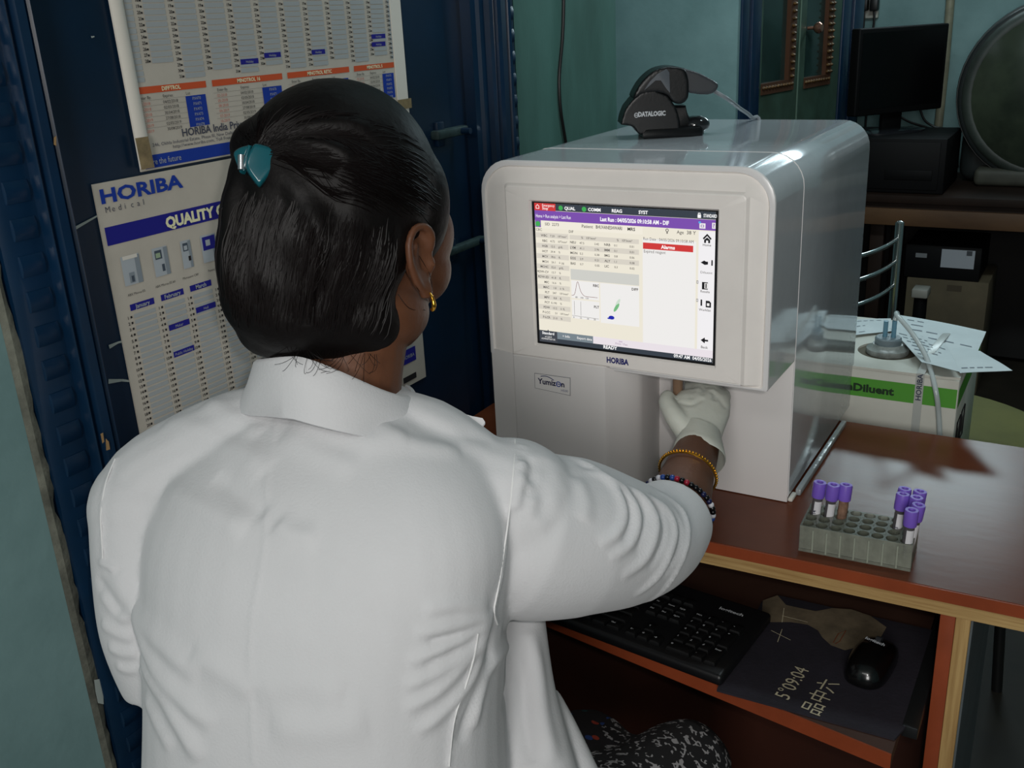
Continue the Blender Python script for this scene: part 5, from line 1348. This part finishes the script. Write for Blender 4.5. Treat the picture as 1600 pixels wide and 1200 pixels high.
CZ = lambda L: [hit(ht, 320+x/2.0696, 120+y/2.069) for x, y in L]
# sculpted locks: swept back to the clip above, hanging and rolled under below
for L, w_, am in (
    ([(205,210),(300,185),(400,180),(500,200),(580,250)], .007, -.0035), ([(210,220),(290,240),(380,290),(430,315)], .007, -.0028), ([(225,205),(320,165),(430,150),(540,160)], .006, .0025), ([(215,215),(310,205),(410,225),(480,270)], .006, .0035),
    ([(230,250),(300,300),(360,360),(420,420),(430,520)], .010, -.0040), ([(100,300),(75,400),(70,520),(90,640),(130,730)], .007, .0030), ([(130,330),(110,430),(120,540),(150,640)], .006, -.0030), ([(170,350),(180,460),(170,560),(190,660),(240,740)], .008, .0035), ([(230,340),(260,450),(240,560),(250,680),(290,770)], .007, -.0030),
    ([(320,400),(370,500),(380,600),(340,700),(320,790)], .008, .0035), ([(430,560),(400,640),(350,720),(320,800)], .007, -.0040), ([(480,480),(470,600),(420,700),(380,800)], .008, .0035), ([(560,480),(560,600),(520,700),(470,800)], .008, -.0030), ([(150,500),(240,520),(330,530)], .012, .003), ([(130,690),(200,720),(280,760)], .008, -.0030)):
    fold(a, n_, CZ(L), w_, am)
setco(hair_me, a)
ht = bvh(hair_me)
hair = attach(hair_me, 'hair', person); tag(hair, 'black hair half clipped up, the rest hanging down and tucked under at the collar')
# strands lying on the surface
rs = random.Random(3)
def onhair(p, off):
    l = ht.find_nearest(Vector(p))
    return V3(l[0])+V3(l[1])*off
strand = MB()
def lay(P0, P1, mid=None, k=9, off=.0008, r=.00036, bow=0.0):
    pts = []
    for i in range(k):
        t = i/(k-1); p = lerp(P0,P1,t) if mid is None else (P0*(1-t)**2+2*mid*t*(1-t)+P1*t*t)
        p = p + (V3((rs.uniform(-1,1),rs.uniform(-1,1),rs.uniform(-1,1)))*.0008)
        pts.append(onhair(p, off if 1 < i < k-2 else (-.0004 if i in (1,k-2) else -.0022)))
    strand.tube(pts, r, hair_s, 3, cap=False)
KL = onhair(at(418,238,.83), 0)
def ph(x, y): return hit(ht, x, y)
cntr = 0
for _ in range(6000):
    if cntr > 700: break
    t = rs.random(); ang = rs.uniform(-.2, 2.4)
    x, y = 470+ (120+120*rs.random())*math.cos(ang)*1.0, 300 - 150*math.sin(ang)*rs.uniform(.55,1.0) + 40*rs.random()
    p = ph(x, y)
    if p is None or (x < 440 and y > 220): continue
    lay(p, KL+V3((rs.uniform(-1,1),rs.uniform(-1,1),rs.uniform(-1,1)))*.007, None, 10, rs.uniform(.0003,.0013)); cntr += 1
cntr = 0
for _ in range(6000):
    if cntr > 900: break
    u = rs.random(); x0 = 372+ u*250; y0 = rs.uniform(262,300)+u*60+rs.random()**2*80; x1 = 350+u*230+rs.uniform(-12,12); y1 = rs.uniform(470,545)
    xm = lerp(x0,x1,.5)-14*(1-u)+rs.uniform(-8,8)
    p, q, m_ = ph(x0,y0), ph(x1,y1), ph(xm, (y0+y1)/2)
    if p is None or q is None or m_ is None: continue
    lay(p, q, 2*m_-(p+q)/2, 10, rs.uniform(.0003,.0014)); cntr += 1
strand.build('hair_strands', hair, 60)
b = MB()
for k in range(34):                                                        # loose wisps over the collar and round the ear
    x = rs.uniform(440,600); y = 536+ (x-440)*.12; p = at(x,y,.862+(x-440)*.00022); x2 = x+rs.uniform(-50,45); y2 = y+rs.uniform(14,46)
    q = at(x2,y2,.852+(x2-440)*.00022); m_ = at((x+x2)/2+rs.uniform(-14,14), max(y,y2)+rs.uniform(-6,8), .850+(x-440)*.0002)
    b.tube([p*(1-t)**2+2*m_*t*(1-t)+q*t*t for t in np.linspace(0,1,8)], .00022, hair_s, 3)
b.build('nape_wisps', hair, 60); b = MB()
for L in ([(622,460),(640,482),(665,485),(690,470)],[(640,430),(655,455),(668,470),(662,485)],[(655,400),(672,430),(676,455)]):
    P = [hit(body_tree,x,y) for x,y in L]; P = [p-CF*.0012 for p in P if p is not None]
    if len(P) > 2: b.tube(catmull(P,5), .0003, hair_s, 3)
b.build('side_wisps', hair, 60)
# claw clip
teal_m = mat('teal_clip', (15,80,90), 0.22, coat=0.4, sss=0.1); shine = mat('clip_spring', (200,200,205), .2, .9)
clip = MB()
cd_ = min([(h-CAM)@CF for h in (hit(ht,x,y) for x,y in ((375,250),(390,260),(405,250),(415,240),(405,275))) if h is not None])-.004
def cp(x, y): return (x-395)/FPX*cd_, (245-y)/FPX*cd_
O2 = at(395,245,cd_)
l2_ = [cp(340+x/10.9,200+y/10.9) for x,y in ((620,255),(760,270),(900,315),(985,400),(975,560),(900,730),(740,950),(690,985),(640,950),(520,790),(465,680),(460,590),(500,440),(560,330))]
clip.pillow(smooth2(l2_,3), O2+CF*.004, unit(CR+CF*.25), CU, .012, teal_m, .8, 6)
l1_ = [cp(340+x/10.9,200+y/10.9) for x,y in ((180,360),(260,290),(380,255),(500,245),(560,262),(520,330),(470,440),(440,560),(330,720),(290,650),(220,500))]
clip.pillow(smooth2(l1_,3), O2+CF*.010, unit(CR-CF*.45), CU, .012, teal_m, .8, 6)
clip.lathe([(.0035,-.006),(.0035,.006)], at(378,254,.822), shine, CU, 12); clip.tube([at(390,228,.822), at(384,250,.820), at(381,266,.822)], .0016, teal_m, 8)
clip.build('hair_clip', person, 50)
tag([o for o in bpy.data.objects if o.name == 'hair_clip'][0], 'teal claw hair clip')

# ---- printed trousers over the lap
tm = bpy.data.materials.new('printed_cotton'); tm.use_nodes = True
nt = tm.node_tree; N = nt.nodes; L_ = nt.links; bs_ = N['Principled BSDF']; bs_.inputs['Roughness'].default_value = .8
tc = N.new('ShaderNodeTexCoord'); v1 = N.new('ShaderNodeTexVoronoi'); v1.inputs['Scale'].default_value = 60; v1.feature = 'F1'
L_.new(tc.outputs['Object'], v1.inputs['Vector'])
r1 = N.new('ShaderNodeValToRGB'); r1.color_ramp.interpolation = 'CONSTANT'
els = r1.color_ramp.elements; els[0].position = 0; els[0].color = rgb(120,116,116); els[1].position = .26; els[1].color = rgb(20,16,20)
L_.new(v1.outputs['Distance'], r1.inputs[0])
r2 = N.new('ShaderNodeValToRGB'); r2.color_ramp.interpolation = 'CONSTANT'
e2 = r2.color_ramp.elements; e2[0].position = 0; e2[0].color = rgb(30,60,120); e2[1].position = .3; e2[1].color = rgb(20,16,22)
for p_, c_ in ((.5,(150,50,30)),(.62,(18,14,18)),(.8,(20,70,74)),(.9,(170,166,164))): k = e2.new(p_); k.color = rgb(*c_)
sep = N.new('ShaderNodeSeparateColor'); L_.new(v1.outputs['Color'], sep.inputs[0]); L_.new(sep.outputs[0], r2.inputs[0])
gtx = N.new('ShaderNodeMath'); gtx.operation = 'LESS_THAN'; gtx.inputs[1].default_value = .34; L_.new(v1.outputs['Distance'], gtx.inputs[0])
v2 = N.new('ShaderNodeTexVoronoi'); v2.inputs['Scale'].default_value = 130; v2.feature = 'DISTANCE_TO_EDGE'; L_.new(tc.outputs['Object'], v2.inputs['Vector'])
r3 = N.new('ShaderNodeValToRGB'); r3.color_ramp.elements[0].position = .10; r3.color_ramp.elements[0].color = rgb(150,146,146); r3.color_ramp.elements[1].position = .16; r3.color_ramp.elements[1].color = rgb(18,16,18)
L_.new(v2.outputs['Distance'], r3.inputs[0])
mx = N.new('ShaderNodeMix'); mx.data_type = 'RGBA'; mx.inputs[6].default_value = rgb(20,16,20); L_.new(gtx.outputs[0], mx.inputs[0]); L_.new(r2.outputs[0], mx.inputs[7])
sx_ = N.new('ShaderNodeSeparateXYZ'); L_.new(tc.outputs['Object'], sx_.inputs[0])
nz = N.new('ShaderNodeTexNoise'); nz.inputs['Scale'].default_value = 7; L_.new(tc.outputs['Object'], nz.inputs['Vector'])
ad_ = N.new('ShaderNodeMath'); ad_.operation = 'ADD'; L_.new(sx_.outputs[0], ad_.inputs[0]); L_.new(nz.outputs['Fac'], ad_.inputs[1])
gt = N.new('ShaderNodeMath'); gt.operation = 'GREATER_THAN'; gt.inputs[1].default_value = .62; L_.new(ad_.outputs[0], gt.inputs[0])
mx2 = N.new('ShaderNodeMix'); mx2.data_type = 'RGBA'; L_.new(gt.outputs[0], mx2.inputs[0]); L_.new(mx.outputs[2], mx2.inputs[6])
n3 = N.new('ShaderNodeTexNoise'); n3.inputs['Scale'].default_value = 95; n3.inputs['Detail'].default_value = 1; L_.new(tc.outputs['Object'], n3.inputs['Vector'])
gm3 = N.new('ShaderNodeMath'); gm3.operation = 'GREATER_THAN'; gm3.inputs[1].default_value = .55; L_.new(n3.outputs['Fac'], gm3.inputs[0])
mx3 = N.new('ShaderNodeMix'); mx3.data_type = 'RGBA'; mx3.inputs[6].default_value = rgb(16,14,16); L_.new(gm3.outputs[0], mx3.inputs[0]); L_.new(r3.outputs[0], mx3.inputs[7]); L_.new(mx3.outputs[2], mx2.inputs[7])
L_.new(mx2.outputs[2], bs_.inputs['Base Color'])
b = MB()
for hp__, kn in ((HP_R,KN_R),(HP_L,KN_L)):
    an_ = V3((kn[0]+.01,kn[1]-.03,.09))
    b.tube(catmull([hp__, lerp(hp__,kn,.5)-Ub*.004, kn],4), list(np.linspace(.094,.066,9)), tm, 18); b.ell(kn, (.066,.066,.064), tm)
    b.tube(catmull([kn, lerp(kn,an_,.35)-Fb*.012, an_+Ub*.0],4), list(np.linspace(.066,.062,9)), tm, 16)
b.ell(lerp(KN_R,KN_L,.5)-Fb*.14+Ub*.02, (.10,.16,.045), tm, [Rb,Fb,Ub]); b.ell(HIPS+Fb*.06, (.16,.13,.08), tm, [Rb,Fb,Ub])
tr_me = remesh(b, 'trousers', .006, 3, [tm])
a = co(tr_me); n_ = nrm(tr_me); q = np.array([noise.noise((p[0]*16+3, p[1]*10, p[2]*16)) for p in a]); a = a+n_*(q*.008)[:,None]; setco(tr_me, a)
tag(attach(tr_me, 'trousers', person), 'dark printed cotton over the lap with white and coloured motifs')
# stool she sits on
stl = thing('stool', (HIPS[0],HIPS[1],0), 'round wooden stool under the seated person, hidden by the white coat', 'stool')
b = MB(); sz_ = HIPS[2]-.088
b.lathe([(.15,sz_-.03),(.16,sz_-.026),(.16,sz_-.006),(.15,sz_)], (HIPS[0],HIPS[1]-.02,0), dw_m, n=32); b.build('seat', stl)
for k in range(4):
    t = k*1.5708+.8; b = MB(); b.tube([(HIPS[0]+.11*math.cos(t),HIPS[1]-.02+.11*math.sin(t),sz_-.03),(HIPS[0]+.15*math.cos(t),HIPS[1]-.02+.15*math.sin(t),0)], .013, dw_m, 10); b.build('leg', stl)
# blood tube held under the needle
b = MB(); P = at(1059,610,1.318)
b.lathe([(.001,-.040),(.0045,-.038),(.0065,-.033),(.0068,.026),(.0060,.026),(.0058,-.03),(.003,-.034)], P, mat('sample_glass', (170,140,116), .15, spec=.6, trans=.5, ior=1.2), (0,-.02,1), 20); b.lathe([(.0055,-.031),(.0056,-.012),(.001,-.012)], P, mat('blood', (110,40,26), .2), (0,-.02,1), 16)
tag(b.build('blood_tube'), 'open glass sample tube of blood held by the gloved hand under the analyser needle', 'test tube')
for o in bpy.data.objects:
    if '_o' in o: del o['_o']
